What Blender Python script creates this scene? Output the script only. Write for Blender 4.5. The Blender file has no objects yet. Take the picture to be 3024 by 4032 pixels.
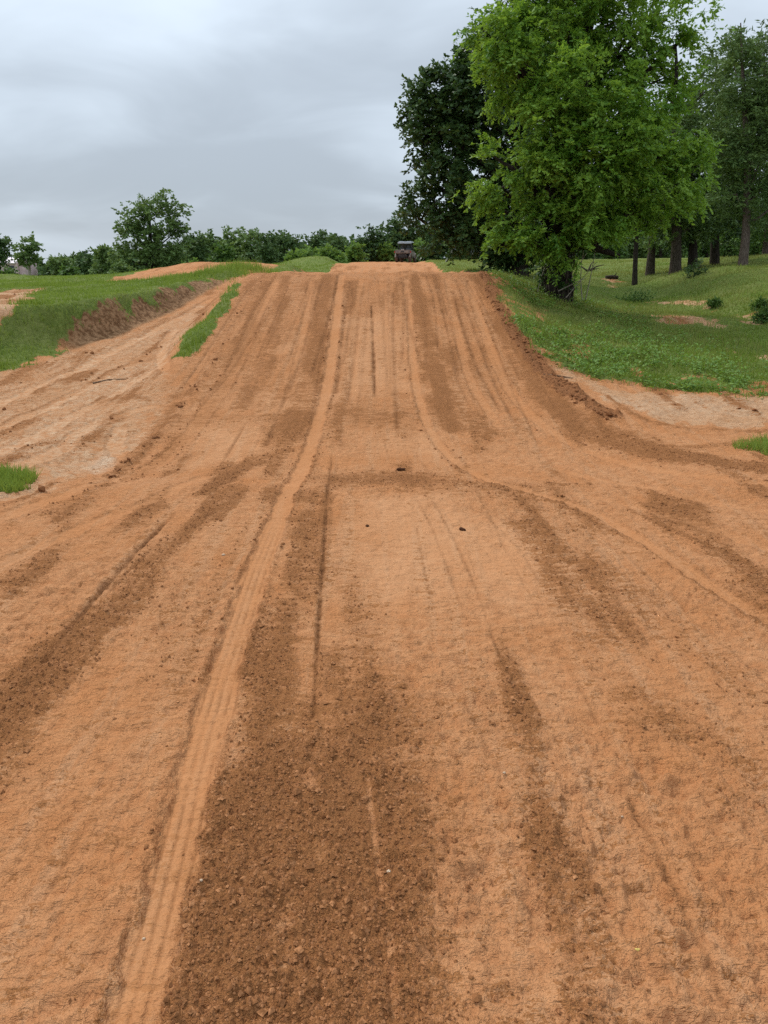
import bpy, math, random
import numpy as np
from mathutils import Vector, Matrix

R = math.radians
rng = np.random.default_rng(11)
random.seed(5)
scene = bpy.context.scene
col = scene.collection

# ------------------------------------------------------------------ camera
F_PX, W_PX, H_PX, V_HOR = 3028.0, 3024.0, 4032.0, 1050.0
CAM_Z = 2.0
PITCH = math.atan((H_PX / 2 - V_HOR) / F_PX)
cam_data = bpy.data.cameras.new('camera')
cam_data.sensor_fit = 'VERTICAL'
cam_data.sensor_height = 36.0
cam_data.lens = F_PX / H_PX * 36.0
cam_data.clip_start = 0.05
cam_data.clip_end = 3000
cam = bpy.data.objects.new('camera', cam_data)
cam.location = (0, 0, CAM_Z)
cam.rotation_euler = (math.pi / 2 - PITCH, 0, 0)
col.objects.link(cam)
scene.camera = cam

# ------------------------------------------------------------------ sky, sun, exposure
SUN_EL, SUN_AZ = R(50), R(-48)          # azimuth measured from +Y (view direction) towards +X
world = bpy.data.worlds.new('World')
scene.world = world
world.use_nodes = True
wt = world.node_tree
wt.nodes.clear()


def wn(kind, **kw):
    n = wt.nodes.new(kind)
    for k, v in kw.items():
        setattr(n, k, v)
    return n


def wmath(op, a, b=None, c=None, clamp=False):
    n = wn('ShaderNodeMath', operation=op)
    n.use_clamp = clamp
    for i, v in enumerate((a, b, c)):
        if v is None:
            continue
        if isinstance(v, (int, float)):
            n.inputs[i].default_value = v
        else:
            wt.links.new(v, n.inputs[i])
    return n.outputs[0]


w_out = wn('ShaderNodeOutputWorld')
w_mix = wn('ShaderNodeMixShader')
w_bg_sky = wn('ShaderNodeBackground')
w_bg_cloud = wn('ShaderNodeBackground')
w_sky = wn('ShaderNodeTexSky', sky_type='NISHITA')
w_sky.sun_disc = False
w_sky.sun_elevation = SUN_EL
w_sky.sun_rotation = SUN_AZ
w_bg_sky.inputs['Strength'].default_value = 0.08
wt.links.new(w_sky.outputs[0], w_bg_sky.inputs['Color'])
w_tc = wn('ShaderNodeTexCoord')
w_sep = wn('ShaderNodeSeparateXYZ')
wt.links.new(w_tc.outputs['Generated'], w_sep.inputs[0])
zz = wmath('MAXIMUM', w_sep.outputs['Z'], 0.0)
den = wmath('ADD', zz, 0.34)
cx = wmath('DIVIDE', w_sep.outputs['X'], den)
cy = wmath('DIVIDE', w_sep.outputs['Y'], den)
w_cmb = wn('ShaderNodeCombineXYZ')
wt.links.new(wmath('MULTIPLY', cx, 0.75), w_cmb.inputs[0])
wt.links.new(cy, w_cmb.inputs[1])
w_cmb.inputs[2].default_value = 3.7


def wnoise(scale, detail, rough, dist):
    n = wn('ShaderNodeTexNoise')
    n.inputs['Scale'].default_value = scale
    n.inputs['Detail'].default_value = detail
    n.inputs['Roughness'].default_value = rough
    n.inputs['Distortion'].default_value = dist
    wt.links.new(w_cmb.outputs[0], n.inputs['Vector'])
    return n.outputs['Fac']


n_big = wnoise(1.25, 2.0, 0.45, 0.3)
n_mid = wnoise(3.2, 4.0, 0.5, 0.4)
n_sum = wmath('ADD', wmath('MULTIPLY', n_big, 0.62), wmath('MULTIPLY', n_mid, 0.38))
w_ramp = wn('ShaderNodeValToRGB')
w_ramp.color_ramp.interpolation = 'EASE'
e = w_ramp.color_ramp.elements
e[0].position = 0.34
e[0].color = (0.296, 0.338, 0.386, 1)
e[1].position = 0.62
e[1].color = (0.450, 0.515, 0.585, 1)
wt.links.new(n_sum, w_ramp.inputs['Fac'])
# overcast sky: brighter towards the zenith
lum = wmath('ADD', 0.92, wmath('MULTIPLY', zz, 1.2))
w_mul = wn('ShaderNodeVectorMath', operation='SCALE')
wt.links.new(w_ramp.outputs['Color'], w_mul.inputs[0])
wt.links.new(lum, w_mul.inputs['Scale'])
wt.links.new(w_mul.outputs[0], w_bg_cloud.inputs['Color'])
w_bg_cloud.inputs['Strength'].default_value = 1.0
w_mix.inputs['Fac'].default_value = 0.94
wt.links.new(w_bg_sky.outputs[0], w_mix.inputs[1])
wt.links.new(w_bg_cloud.outputs[0], w_mix.inputs[2])
wt.links.new(w_mix.outputs[0], w_out.inputs['Surface'])

sun_data = bpy.data.lights.new('sun', 'SUN')
sun_data.energy = 1.5
sun_data.angle = R(10)
sun_data.color = (1.0, 0.95, 0.88)
sun = bpy.data.objects.new('sun', sun_data)
sd = Vector((math.sin(SUN_AZ) * math.cos(SUN_EL), math.cos(SUN_AZ) * math.cos(SUN_EL), math.sin(SUN_EL)))
sun.rotation_euler = sd.to_track_quat('Z', 'Y').to_euler()
sun.location = (-20, 30, 60)
col.objects.link(sun)

vs = scene.view_settings
vs.view_transform = 'Standard'
vs.look = 'None'
vs.exposure = 0.6
vs.gamma = 1.0
vs.use_curve_mapping = False
scene.cycles.use_denoising = False
scene.cycles.max_bounces = 6
scene.cycles.diffuse_bounces = 3
scene.cycles.transparent_max_bounces = 4

# ------------------------------------------------------------------ numeric helpers


def smooth(a, b, x):
    t = np.clip((np.asarray(x, float) - a) / (b - a), 0, 1)
    return t * t * (3 - 2 * t)


def hash2(ix, iy, seed):
    h = (ix.astype(np.int64) * 374761393 + iy.astype(np.int64) * 668265263 + seed * 1442695041) & 0xFFFFFFFF
    h = ((h ^ (h >> 13)) * 1274126177) & 0xFFFFFFFF
    h = ((h ^ (h >> 16)) * 2246822519) & 0xFFFFFFFF
    h = h ^ (h >> 15)
    return (h & 0xFFFFFF) / float(0xFFFFFF)


def vnoise(x, y, seed=0):
    x = np.asarray(x, float)
    y = np.asarray(y, float)
    ix, iy = np.floor(x), np.floor(y)
    fx, fy = x - ix, y - iy
    ux = fx * fx * fx * (fx * (fx * 6 - 15) + 10)
    uy = fy * fy * fy * (fy * (fy * 6 - 15) + 10)
    a = hash2(ix, iy, seed)
    b = hash2(ix + 1, iy, seed)
    c = hash2(ix, iy + 1, seed)
    d = hash2(ix + 1, iy + 1, seed)
    return (a + (b - a) * ux) * (1 - uy) + (c + (d - c) * ux) * uy


def fbm(x, y, seed=0, octs=4, gain=0.5):
    s, amp, tot = 0, 1.0, 0
    for o in range(octs):
        s = s + vnoise(x * 2 ** o + 17.3 * o, y * 2 ** o - 9.1 * o, seed + o) * amp
        tot += amp
        amp *= gain
    return s / tot


def worley(x, y, seed=0):
    ix, iy = np.floor(x), np.floor(y)
    best = np.full(np.shape(x), 9.0)
    rid = np.zeros(np.shape(x))
    for dx in (-1, 0, 1):
        for dy in (-1, 0, 1):
            jx, jy = ix + dx, iy + dy
            px = jx + hash2(jx, jy, seed) - x
            py = jy + hash2(jx, jy, seed + 7) - y
            d = px * px + py * py
            m = d < best
            best = np.where(m, d, best)
            rid = np.where(m, hash2(jx, jy, seed + 13), rid)
    return np.sqrt(best), rid


CP, SP = math.cos(PITCH), math.sin(PITCH)


def ray(u, v):
    a = (u - W_PX / 2) / F_PX
    b = (H_PX / 2 - v) / F_PX
    return np.array([a, CP + b * SP, -SP + b * CP])      # depth along the view axis is 1


def at_depth(u, v, y):
    """world point on the sight line of a pixel at ground distance y"""
    d = ray(u, v)
    return np.array([0, 0, CAM_Z]) + d * (y / d[1])


# ------------------------------------------------------------------ terrain
GP = np.array([
    # near flat
    (-12, -2, 0), (0, -2, 0), (12, -2, 0), (-12, 4, 0), (0, 4, 0), (12, 4, 0), (-5, 7, 0), (0, 7.5, 0), (5, 7.5, 0.02),
    (-12, 8.5, 0.1), (12, 8.5, 0.06), (-3, 9, .05), (3, 9, .06),
    # left plateau
    (-7, 14.5, 1.2), (-9, 13.4, 1.2), (-6.3, 17.5, 1.36), (-5.5, 22, 1.62), (-4.4, 25, 1.86), (-12, 14, 1.22), (-13, 20, 1.28),
    (-9, 22, 1.45), (-15, 30, 1.3), (-10, 29, 1.38), (-5, 32, 1.68), (-20, 45, 1.25), (-10, 50, 1.6), (-32, 60, 1.15), (-48, 95, .75),
    (-12, 80, 1.5), (-60, 150, .5), (-20, 150, 1.0),
    # right bank, gully and hill
    (4, 11, .2), (6, 11, .2), (10, 11, .22), (3.2, 15, .78), (3.2, 18, 1.3), (3.2, 21, 1.72), (5.2, 23, 1.0), (5, 17, .75),
    (8, 17.5, .72), (8.4, 21, .74), (8.3, 25, .74), (9.4, 32, 1.0), (5.3, 30, 1.62), (6.6, 31, 1.6), (12, 22, 1.55), (11, 18, 1.1), (11, 26, 1.55), (11.6, 31, 1.75),
    (14, 18, 1.35), (12, 30, 1.75), (15, 32, 1.85), (17, 40, 2.2), (20, 34, 2.5), (27, 40, 3), (10, 45, 1.75), (22, 60, 2.5),
    (42, 60, 3), (3.4, 30, 1.85), (4, 42, 1.8), (4.4, 50, 2.2), (-4, 48, 1.9), (4, 70, 2.42), (-4, 70, 2.3), (0, 110, 2.5), (30, 110, 2.9),
    (60, 150, 3.2), (0, 250, 2.5), (-120, 250, 0.5), (120, 250, 3.5), (-300, 500, 0), (300, 500, 3), (0, 600, 2),
], float)


class TPS:
    def __init__(self, P, lam=0.02):
        self.c = P[:, :2]
        n = len(P)
        K = self.phi(self.c[:, None, :] - self.c[None]) + lam * np.eye(n)
        A = np.zeros((n + 3, n + 3))
        A[:n, :n] = K
        A[:n, n] = 1
        A[:n, n + 1:] = self.c
        A[n, :n] = 1
        A[n + 1:, :n] = self.c.T
        b = np.zeros(n + 3)
        b[:n] = P[:, 2]
        self.w = np.linalg.solve(A, b)

    @staticmethod
    def phi(d):
        r2 = (d ** 2).sum(-1)
        return 0.5 * r2 * np.log(np.maximum(r2, 1e-12))

    def __call__(self, x, y):
        out = self.w[-3] + self.w[-2] * x + self.w[-1] * y
        for i in range(len(self.c)):
            r2 = (x - self.c[i, 0]) ** 2 + (y - self.c[i, 1]) ** 2
            out = out + self.w[i] * 0.5 * r2 * np.log(np.maximum(r2, 1e-12))
        return out


# warp distance so that near control points and far ones have similar spacing
def warp(x, y):
    yy = np.log(np.maximum(np.asarray(y, float), -4) + 8.0) * 12.0
    xx = np.asarray(x, float) / (np.maximum(y, -4) + 8.0) * 12.0
    return xx, yy


_wx, _wy = warp(GP[:, 0], GP[:, 1])
G_SURF = TPS(np.stack([_wx, _wy, GP[:, 2]], 1))


def hermite(knots):
    k = np.array(knots, float)
    xs, ys = k[:, 0], k[:, 1]
    s = np.diff(ys) / np.diff(xs)
    m = np.zeros(len(xs))
    m[0], m[-1] = s[0], s[-1]
    for i in range(1, len(xs) - 1):
        m[i] = 0 if s[i - 1] * s[i] <= 0 else 2 * s[i - 1] * s[i] / (s[i - 1] + s[i])

    def f(x):
        x = np.clip(x, xs[0], xs[-1])
        i = np.clip(np.searchsorted(xs, x) - 1, 0, len(xs) - 2)
        h = xs[i + 1] - xs[i]
        t = (x - xs[i]) / h
        return ((1 + 2 * t) * (1 - t) ** 2 * ys[i] + t * (1 - t) ** 2 * h * m[i]
                + t * t * (3 - 2 * t) * ys[i + 1] + t * t * (t - 1) * h * m[i + 1])
    return f


M_PROF = hermite([(-8, 0), (7.0, 0.01), (7.6, -.08), (8.3, -.11), (9.2, -.02), (10, .12), (11.5, .32), (14, .85), (17, 1.46), (18.7, 1.76), (19.5, 1.845), (20.4, 1.86), (24, 1.78),
                  (28, 1.5), (36, 1.3), (42, 1.45), (47, 1.95), (50, 2.16), (52, 2.2), (56, 2.15), (66, 2.25), (78, 2.38), (90, 2.5), (120, 2.6), (600, 2.2)])
LANE = hermite([(-8, 0), (8, 0), (10, .06), (13, .27), (16, .62), (19, 1.05), (22, 1.5), (24, 1.72), (28, 1.8), (600, 1.8)])
TOE = np.array([(-40, 5.0), (-14, 9.3), (-9, 11.5), (-6.7, 13.2), (-5.5, 16.2), (-5.0, 19), (-4.7, 21.5), (-4.3, 24), (-4.0, 30), (-4.0, 700)])
XC = -0.3


def seg_sd(x, y, P):
    """distance to a polyline, with the sign of its left-hand side"""
    best = np.full(np.shape(x), 1e9)
    sg = np.ones(np.shape(x))
    for a, b in zip(P[:-1], P[1:]):
        ab = b - a
        L2 = (ab ** 2).sum()
        t = np.clip(((x - a[0]) * ab[0] + (y - a[1]) * ab[1]) / L2, 0, 1)
        dx, dy = x - a[0] - t * ab[0], y - a[1] - t * ab[1]
        d = np.hypot(dx, dy)
        m = d < best
        best = np.where(m, d, best)
        sg = np.where(m, np.sign(ab[0] * dy - ab[1] * dx + 1e-12), sg)
    return best * sg


def bump(x, y, cx, cy, rx, ry, h):
    return h * np.exp(-((x - cx) / rx) ** 2 - ((y - cy) / ry) ** 2)


def terrain(x, y):
    x = np.asarray(x, float)
    y = np.asarray(y, float)
    wx, wy = warp(x, y)
    g = G_SURF(wx, wy)
    g = g * smooth(5, 8.5, y)
    # mounds of the other tracks
    g = g + bump(x, y, -8.2, 37.5, 4.4, 3.4, .68) + bump(x, y, -12.5, 33, 3.0, 2.0, .18)
    g = g + bump(x, y, -5.2, 60, 2.6, 5, .55) + bump(x, y, -25, 50, 3.5, 3, .35) + bump(x, y, 5.0, 50, 2.0, 4, .1)
    g = g + bump(x, y, -4.6, 26.5, .9, 2.0, .12)
    # left lane cut below the plateau
    d = seg_sd(x, y, TOE) + (fbm(x * 1.3, y * 1.3, 41, 3) - .5) * .3
    ww = 2.3 - 1.7 * smooth(13.2, 15.8, y + .25 * (x + 6))
    lane = LANE(y)
    left = lane + (g - lane) * smooth(0, 1, d / ww)
    lm = (1 - smooth(23, 27, y)) * (1 - smooth(-2.6, -1.6, x))
    g = g * (1 - lm) + left * lm
    # main track
    wl = 1 - smooth(2.85, 4.0, XC - x + .25 * (vnoise(x * .9, y * .9, 3) - .5))
    wr = 1 - smooth(2.75, 3.7, x - XC + .25 * (vnoise(x * .9, y * .9, 4) - .5))
    wm = wl * wr
    z = g * (1 - wm) + M_PROF(y) * wm
    # soft irregularity away from the groomed track
    off = 1 - wm
    k = smooth(8, 12, y)
    z = z + (fbm(x * .8, y * .8, 9, 3) - .5) * .16 * off * k + (fbm(x * .33, y * .33, 12, 2) - .5) * .6 * smooth(4.5, 8, x) * smooth(13, 18, y) * smooth(60, 40, y)
    z = z + (fbm(x * .5, y * .45, 21, 3) - .5) * .05 + (fbm(x * 1.7, y * .8, 23, 3) - .5) * .11 * smooth(17, 19.5, y) * wm
    return z


def unproject(u, v, y0=0.8, y1=300):
    d = ray(u, v)
    ys = np.geomspace(y0, y1, 1600)
    t = ys / d[1]
    X, Z = d[0] * t, CAM_Z + d[2] * t
    below = Z < terrain(X, ys)
    i = int(np.argmax(below)) if below.any() else len(ys) - 1
    return np.array([X[i], ys[i], float(terrain(X[i], ys[i]))])


def px_poly(pts):
    return np.array([unproject(u, v)[:2] for u, v in pts])


def poly_sd(x, y, P):
    """signed distance to a polygon, positive inside (only worked out near it)"""
    x = np.asarray(x, float)
    y = np.asarray(y, float)
    mg = 2.6
    sel = (x > P[:, 0].min() - mg) & (x < P[:, 0].max() + mg) & (y > P[:, 1].min() - mg) & (y < P[:, 1].max() + mg)
    if x.ndim and sel.mean() < .7:
        out = np.full(x.shape, -mg)
        if sel.any():
            out[sel] = _poly_sd(x[sel], y[sel], P)
        return out
    return _poly_sd(x, y, P)


def _poly_sd(x, y, P):
    best = np.full(np.shape(x), 1e9)
    ins = np.zeros(np.shape(x), bool)
    n = len(P)
    for i in range(n):
        a, b = P[i], P[(i + 1) % n]
        ab = b - a
        L2 = max((ab ** 2).sum(), 1e-9)
        t = np.clip(((x - a[0]) * ab[0] + (y - a[1]) * ab[1]) / L2, 0, 1)
        best = np.minimum(best, np.hypot(x - a[0] - t * ab[0], y - a[1] - t * ab[1]))
        if a[1] != b[1]:
            c = ((a[1] > y) != (b[1] > y)) & (x < (b[0] - a[0]) * (y - a[1]) / (b[1] - a[1]) + a[0])
            ins ^= c
    return np.where(ins, best, -best)


SORTED = False


class Stroke:
    def __init__(self, pts, px_width=True):
        W = []
        for p in pts:
            q = unproject(p[0], p[1])
            r = p[2]
            if px_width:
                depth = q[1] * CP + (CAM_Z - q[2]) * SP
                r = r * depth / F_PX
            W.append((q[0], q[1], r))
        W = np.array(W)
        # resample as a smooth curve
        t = np.concatenate([[0], np.cumsum(np.hypot(*np.diff(W[:, :2], axis=0).T))])
        fx, fy = self._cr(t, W[:, 0]), self._cr(t, W[:, 1])
        tt = np.linspace(0, t[-1], max(12, len(W) * 5))
        self.P = np.stack([fx(tt), fy(tt)], 1)
        self.r = np.interp(tt, t, W[:, 2])
        self.t = tt

    @staticmethod
    def _cr(t, v):
        m = np.gradient(v, t)

        def f(x):
            i = np.clip(np.searchsorted(t, x) - 1, 0, len(t) - 2)
            h = t[i + 1] - t[i]
            s = (x - t[i]) / h
            return ((1 + 2 * s) * (1 - s) ** 2 * v[i] + s * (1 - s) ** 2 * h * m[i]
                    + s * s * (3 - 2 * s) * v[i + 1] + s * s * (s - 1) * h * m[i + 1])
        return f

    def field(self, x, y):
        """returns normalised distance (1 = edge), signed offset in metres, length along the stroke"""
        rmax = self.r.max() * 3 + .05
        lo, hi = self.P.min(0) - rmax, self.P.max(0) + rmax
        nd = np.full(np.shape(x), 99.0)
        so = np.full(np.shape(x), 99.0)
        al = np.zeros(np.shape(x))
        a0, a1 = (np.searchsorted(y, lo[1]), np.searchsorted(y, hi[1])) if SORTED else (0, len(y))   # the ground sheet's rows come in order
        xv, yv_ = x[a0:a1], y[a0:a1]
        sel = np.where((xv > lo[0]) & (xv < hi[0]) & (yv_ > lo[1]) & (yv_ < hi[1]))[0] + a0
        if len(sel) == 0:
            return nd, so, al
        xs, ys = x[sel], y[sel]
        bn, bo, ba = np.full(len(sel), 99.0), np.full(len(sel), 99.0), np.zeros(len(sel))
        for i in range(len(self.P) - 1):
            a, b = self.P[i], self.P[i + 1]
            ab = b - a
            L = math.hypot(*ab)
            k = np.nonzero((ys > min(a[1], b[1]) - rmax) & (ys < max(a[1], b[1]) + rmax) & (xs > min(a[0], b[0]) - rmax) & (xs < max(a[0], b[0]) + rmax))[0]
            if len(k) == 0:
                continue
            xk, yk = xs[k], ys[k]
            t = np.clip(((xk - a[0]) * ab[0] + (yk - a[1]) * ab[1]) / (L * L), 0, 1)
            dx, dy = xk - a[0] - t * ab[0], yk - a[1] - t * ab[1]
            d = np.hypot(dx, dy)
            m = np.nonzero(d < np.abs(bo[k]))[0]
            if len(m) == 0:
                continue
            t, dx, dy, d = t[m], dx[m], dy[m], d[m]
            r = self.r[i] + (self.r[i + 1] - self.r[i]) * t
            sgn = np.sign(ab[0] * dy - ab[1] * dx + 1e-12)
            bo[k[m]] = d * sgn
            bn[k[m]] = d / r
            ba[k[m]] = self.t[i] + t * L
        nd[sel], so[sel], al[sel] = bn, bo, ba
        return nd, so, al


def at(u, v):
    return unproject(u, v)


# ------------------------------------------------------------------ what the ground is made of, and where
GRASS_RIGHT = np.vstack([px_poly([(1893, 1074), (1925, 1092), (1960, 1180), (2020, 1285), (2090, 1365), (2200, 1430), (2330, 1485), (2500, 1535), (2700, 1550), (3024, 1560)]),
                         [(9, 10.6), (40, 10), (400, 60), (400, 600), (4.2, 600), (4.2, 70), (3.4, 50), (3.1, 30), (2.9, 22)]])
BARE_R = [px_poly([(2560, 1190), (2640, 1186), (2800, 1195), (2860, 1215), (2760, 1218), (2640, 1205)]),
          px_poly([(2560, 1240), (2700, 1245), (2860, 1275), (2880, 1300), (2740, 1290), (2600, 1270)]),
          px_poly([(2880, 1245), (2960, 1235), (3060, 1262), (3060, 1290), (2940, 1282)]),
          px_poly([(2380, 1100), (2420, 1095), (2440, 1110), (2425, 1135), (2390, 1125)]),
          px_poly([(2900, 1385), (3100, 1390), (3100, 1440), (3000, 1420)])]
WEDGE = px_poly([(685, 1412), (700, 1360), (770, 1290), (850, 1205), (925, 1118), (960, 1120), (905, 1195), (850, 1290), (790, 1380), (740, 1425)])
TUFT_L = px_poly([(-200, 1850), (0, 1850), (80, 1862), (150, 1895), (135, 1925), (60, 1950), (-200, 1975)])
TUFT_R = px_poly([(2900, 1775), (2960, 1750), (3100, 1735), (3100, 1815), (2980, 1805)])
PATH_L = px_poly([(-150, 1165), (60, 1142), (160, 1140), (130, 1170), (60, 1215), (-20, 1250), (-150, 1290)])
SAND_R = px_poly([(1990, 1230), (2100, 1365), (2220, 1440), (2500, 1540), (3100, 1562), (3100, 1690), (2760, 1690), (2560, 1660), (2480, 1600), (2330, 1540), (2180, 1460), (2060, 1340)])
SAND_L = np.vstack([px_poly([(900, 1140), (740, 1330), (690, 1440), (760, 1530), (640, 1740), (520, 1840), (300, 1930), (100, 1985), (-300, 2030)]), [(-14, 6), (-14, 9.5), (-9, 11.8), (-6.8, 13.4), (-5.6, 16.4), (-5.0, 19.3), (-4.8, 21.5)]])
SAND_BRIGHT = px_poly([(330, 1850), (400, 1790), (480, 1800), (470, 1830), (420, 1860), (350, 1872)])
MOUND_L = np.array([(-10.6, 28.0), (-8.6, 28.8), (-6.2, 30.5), (-5.0, 34), (-4.7, 38.5), (-4.9, 46), (-9, 46), (-10.6, 40), (-11.0, 33)])
ORANGE_FAR = np.array([(-27, 54), (-24.5, 55), (-26, 63), (-36, 63), (-50, 57), (-50, 51)])
SIDE_L2 = np.array([(-6, 24.8), (-3, 24.6), (-3, 31), (-4.6, 30.5)])
TRAIL_FAR = np.array([(-2, 70), (1.6, 70), (0, 110), (-3, 110)])

PALE_PATCH = [px_poly([(1120, 1360), (1190, 1340), (1240, 1370), (1200, 1540), (1180, 1615), (1090, 1615), (1110, 1480)]),
              px_poly([(800, 1520), (850, 1480), (880, 1490), (840, 1580), (770, 1630), (740, 1625)]),
              px_poly([(1330, 1250), (1600, 1230), (1650, 1540), (1300, 1560)]),
              px_poly([(1390, 1960), (1700, 1940), (1900, 2050), (2050, 2200), (1850, 2380), (1500, 2350), (1360, 2180)]),
              px_poly([(780, 1690), (1040, 1670), (1090, 1700), (930, 1820), (760, 1830)]),
              px_poly([(1420, 1710), (1700, 1700), (1740, 1800), (1450, 1810)])]
LOOSE_POLY = [(px_poly([(1010, 2300), (1130, 2330), (1235, 2290), (1250, 2640), (1180, 2860), (1300, 2860), (1360, 2700), (1330, 2350), (1400, 2190), (1480, 2330),
                        (1510, 2600), (1640, 2780), (1780, 3030), (1820, 3280), (1880, 3500), (1930, 3800), (2040, 4032), (2080, 4300), (480, 4300), (590, 4032), (740, 3500), (850, 3000), (930, 2620)]), .85, .09),
              (px_poly([(1300, 1590), (1700, 1575), (1900, 1600), (1950, 1700), (1700, 1690), (1300, 1700)]), .6, .25),
              (px_poly([(600, 1632), (1150, 1628), (1130, 1672), (590, 1675)]), .75, .12),
              (px_poly([(1180, 1862), (1700, 1848), (2000, 1900), (2300, 1925), (2000, 1960), (1200, 1935)]), .66, .15),
              (px_poly([(2050, 2180), (2160, 2260), (2300, 2420), (2560, 2680), (2900, 2900), (3100, 3000), (3100, 3200), (2800, 3050), (2450, 2800), (2200, 2600), (2120, 2400)]), .48, .12),
              (px_poly([(2300, 2200), (2600, 2300), (2800, 2500), (3100, 2750), (3100, 2900), (2760, 2700), (2500, 2500), (2320, 2330)]), .42, .12),
              (px_poly([(2700, 3000), (3100, 3050), (3100, 3400), (2900, 3350), (2750, 3150)]), .45, .1),
              (px_poly([(500, 2300), (760, 2200), (900, 2200), (840, 2600), (640, 2900), (500, 2800)]), .36, .12),
              (px_poly([(0, 3000), (300, 2950), (420, 3300), (200, 3500), (0, 3500)]), .34, .1),
              (px_poly([(250, 3650), (560, 3400), (500, 3900), (330, 4032), (150, 4032)]), .4, .1)]
LOOSE_STROKE = [
    (Stroke([(830, 2012, 34), (730, 2090, 50), (600, 2200, 70), (480, 2370, 100), (250, 2560, 140), (0, 2800, 200), (-260, 3080, 260)]), .75),
    (Stroke([(1285, 1082, 26), (1270, 1200, 30), (1250, 1350, 38), (1225, 1500, 50), (1160, 1660, 75), (1070, 1770, 80), (960, 1850, 55), (800, 1950, 35)]), .95),
    (Stroke([(1390, 1110, 22), (1385, 1180, 26), (1370, 1230, 18)]), .85),
    (Stroke([(1632, 1082, 16), (1650, 1200, 34), (1690, 1400, 46), (1730, 1560, 56), (1770, 1680, 60)]), .95),
    (Stroke([(1712, 1085, 18), (1730, 1150, 30), (1745, 1230, 22)]), .7),
    (Stroke([(1870, 1082, 24), (1930, 1180, 34), (1995, 1310, 46), (2080, 1460, 62), (2210, 1610, 90), (2420, 1730, 90), (2720, 1800, 80), (3060, 1850, 80)]), .9),
    (Stroke([(1060, 1110, 22), (1000, 1230, 36), (950, 1360, 44), (890, 1490, 50), (800, 1640, 46), (680, 1770, 36), (500, 1890, 30)]), .8),
    (Stroke([(1130, 1090, 20), (1100, 1200, 30), (1070, 1330, 38), (1020, 1480, 46), (960, 1600, 50)]), .75),
    (Stroke([(1460, 1390, 12), (1455, 1480, 24), (1440, 1560, 30)]), .8),
    (Stroke([(2480, 2010, 16), (2700, 2110, 26), (2900, 2200, 30), (3100, 2330, 40)]), .7),
    (Stroke([(1990, 1920, 14), (2150, 1965, 18), (2350, 2060, 20), (2560, 2170, 18), (2800, 2330, 16), (3080, 2500, 18)]), .6),
    (Stroke([(980, 2050, 16), (900, 2200, 26), (800, 2450, 36), (700, 2750, 44)]), .4),
    # left lane
    (Stroke([(-40, 1690, 24), (150, 1610, 22), (320, 1530, 20), (520, 1430, 18), (720, 1300, 14), (860, 1180, 9)]), .7),
    (Stroke([(-40, 1560, 22), (180, 1490, 22), (400, 1380, 18), (640, 1270, 14), (830, 1170, 8)]), .55),
    (Stroke([(60, 1770, 24), (200, 1745, 26), (350, 1730, 28), (440, 1720, 22)]), .6),
    (Stroke([(520, 1560, 34), (600, 1570, 40), (700, 1560, 40), (770, 1530, 26)]), .62),
    (Stroke([(700, 1590, 30), (640, 1680, 34), (560, 1770, 34), (440, 1880, 26)]), .7),
    (Stroke([(230, 1900, 18), (100, 1960, 22), (-60, 2010, 26)]), .7),
    # right apron
    (Stroke([(2390, 1560, 14), (2460, 1610, 18), (2560, 1660, 18), (2760, 1690, 22), (3080, 1700, 26)]), .65),
    (Stroke([(2500, 1750, 22), (2700, 1760, 26), (2900, 1740, 24), (3080, 1730, 20)]), .6),
]
RED_STROKE = [
    Stroke([(1886, 1066, 14), (1920, 1110, 20), (1955, 1190, 24), (2010, 1290, 28), (2075, 1380, 34), (2150, 1470, 40), (2260, 1560, 46), (2400, 1640, 44)]),
    Stroke([(1030, 1108, 12), (970, 1190, 16), (905, 1300, 18), (850, 1400, 20), (790, 1500, 24), (700, 1630, 24), (600, 1740, 22), (500, 1820, 20), (420, 1880, 18)]),
]
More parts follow.
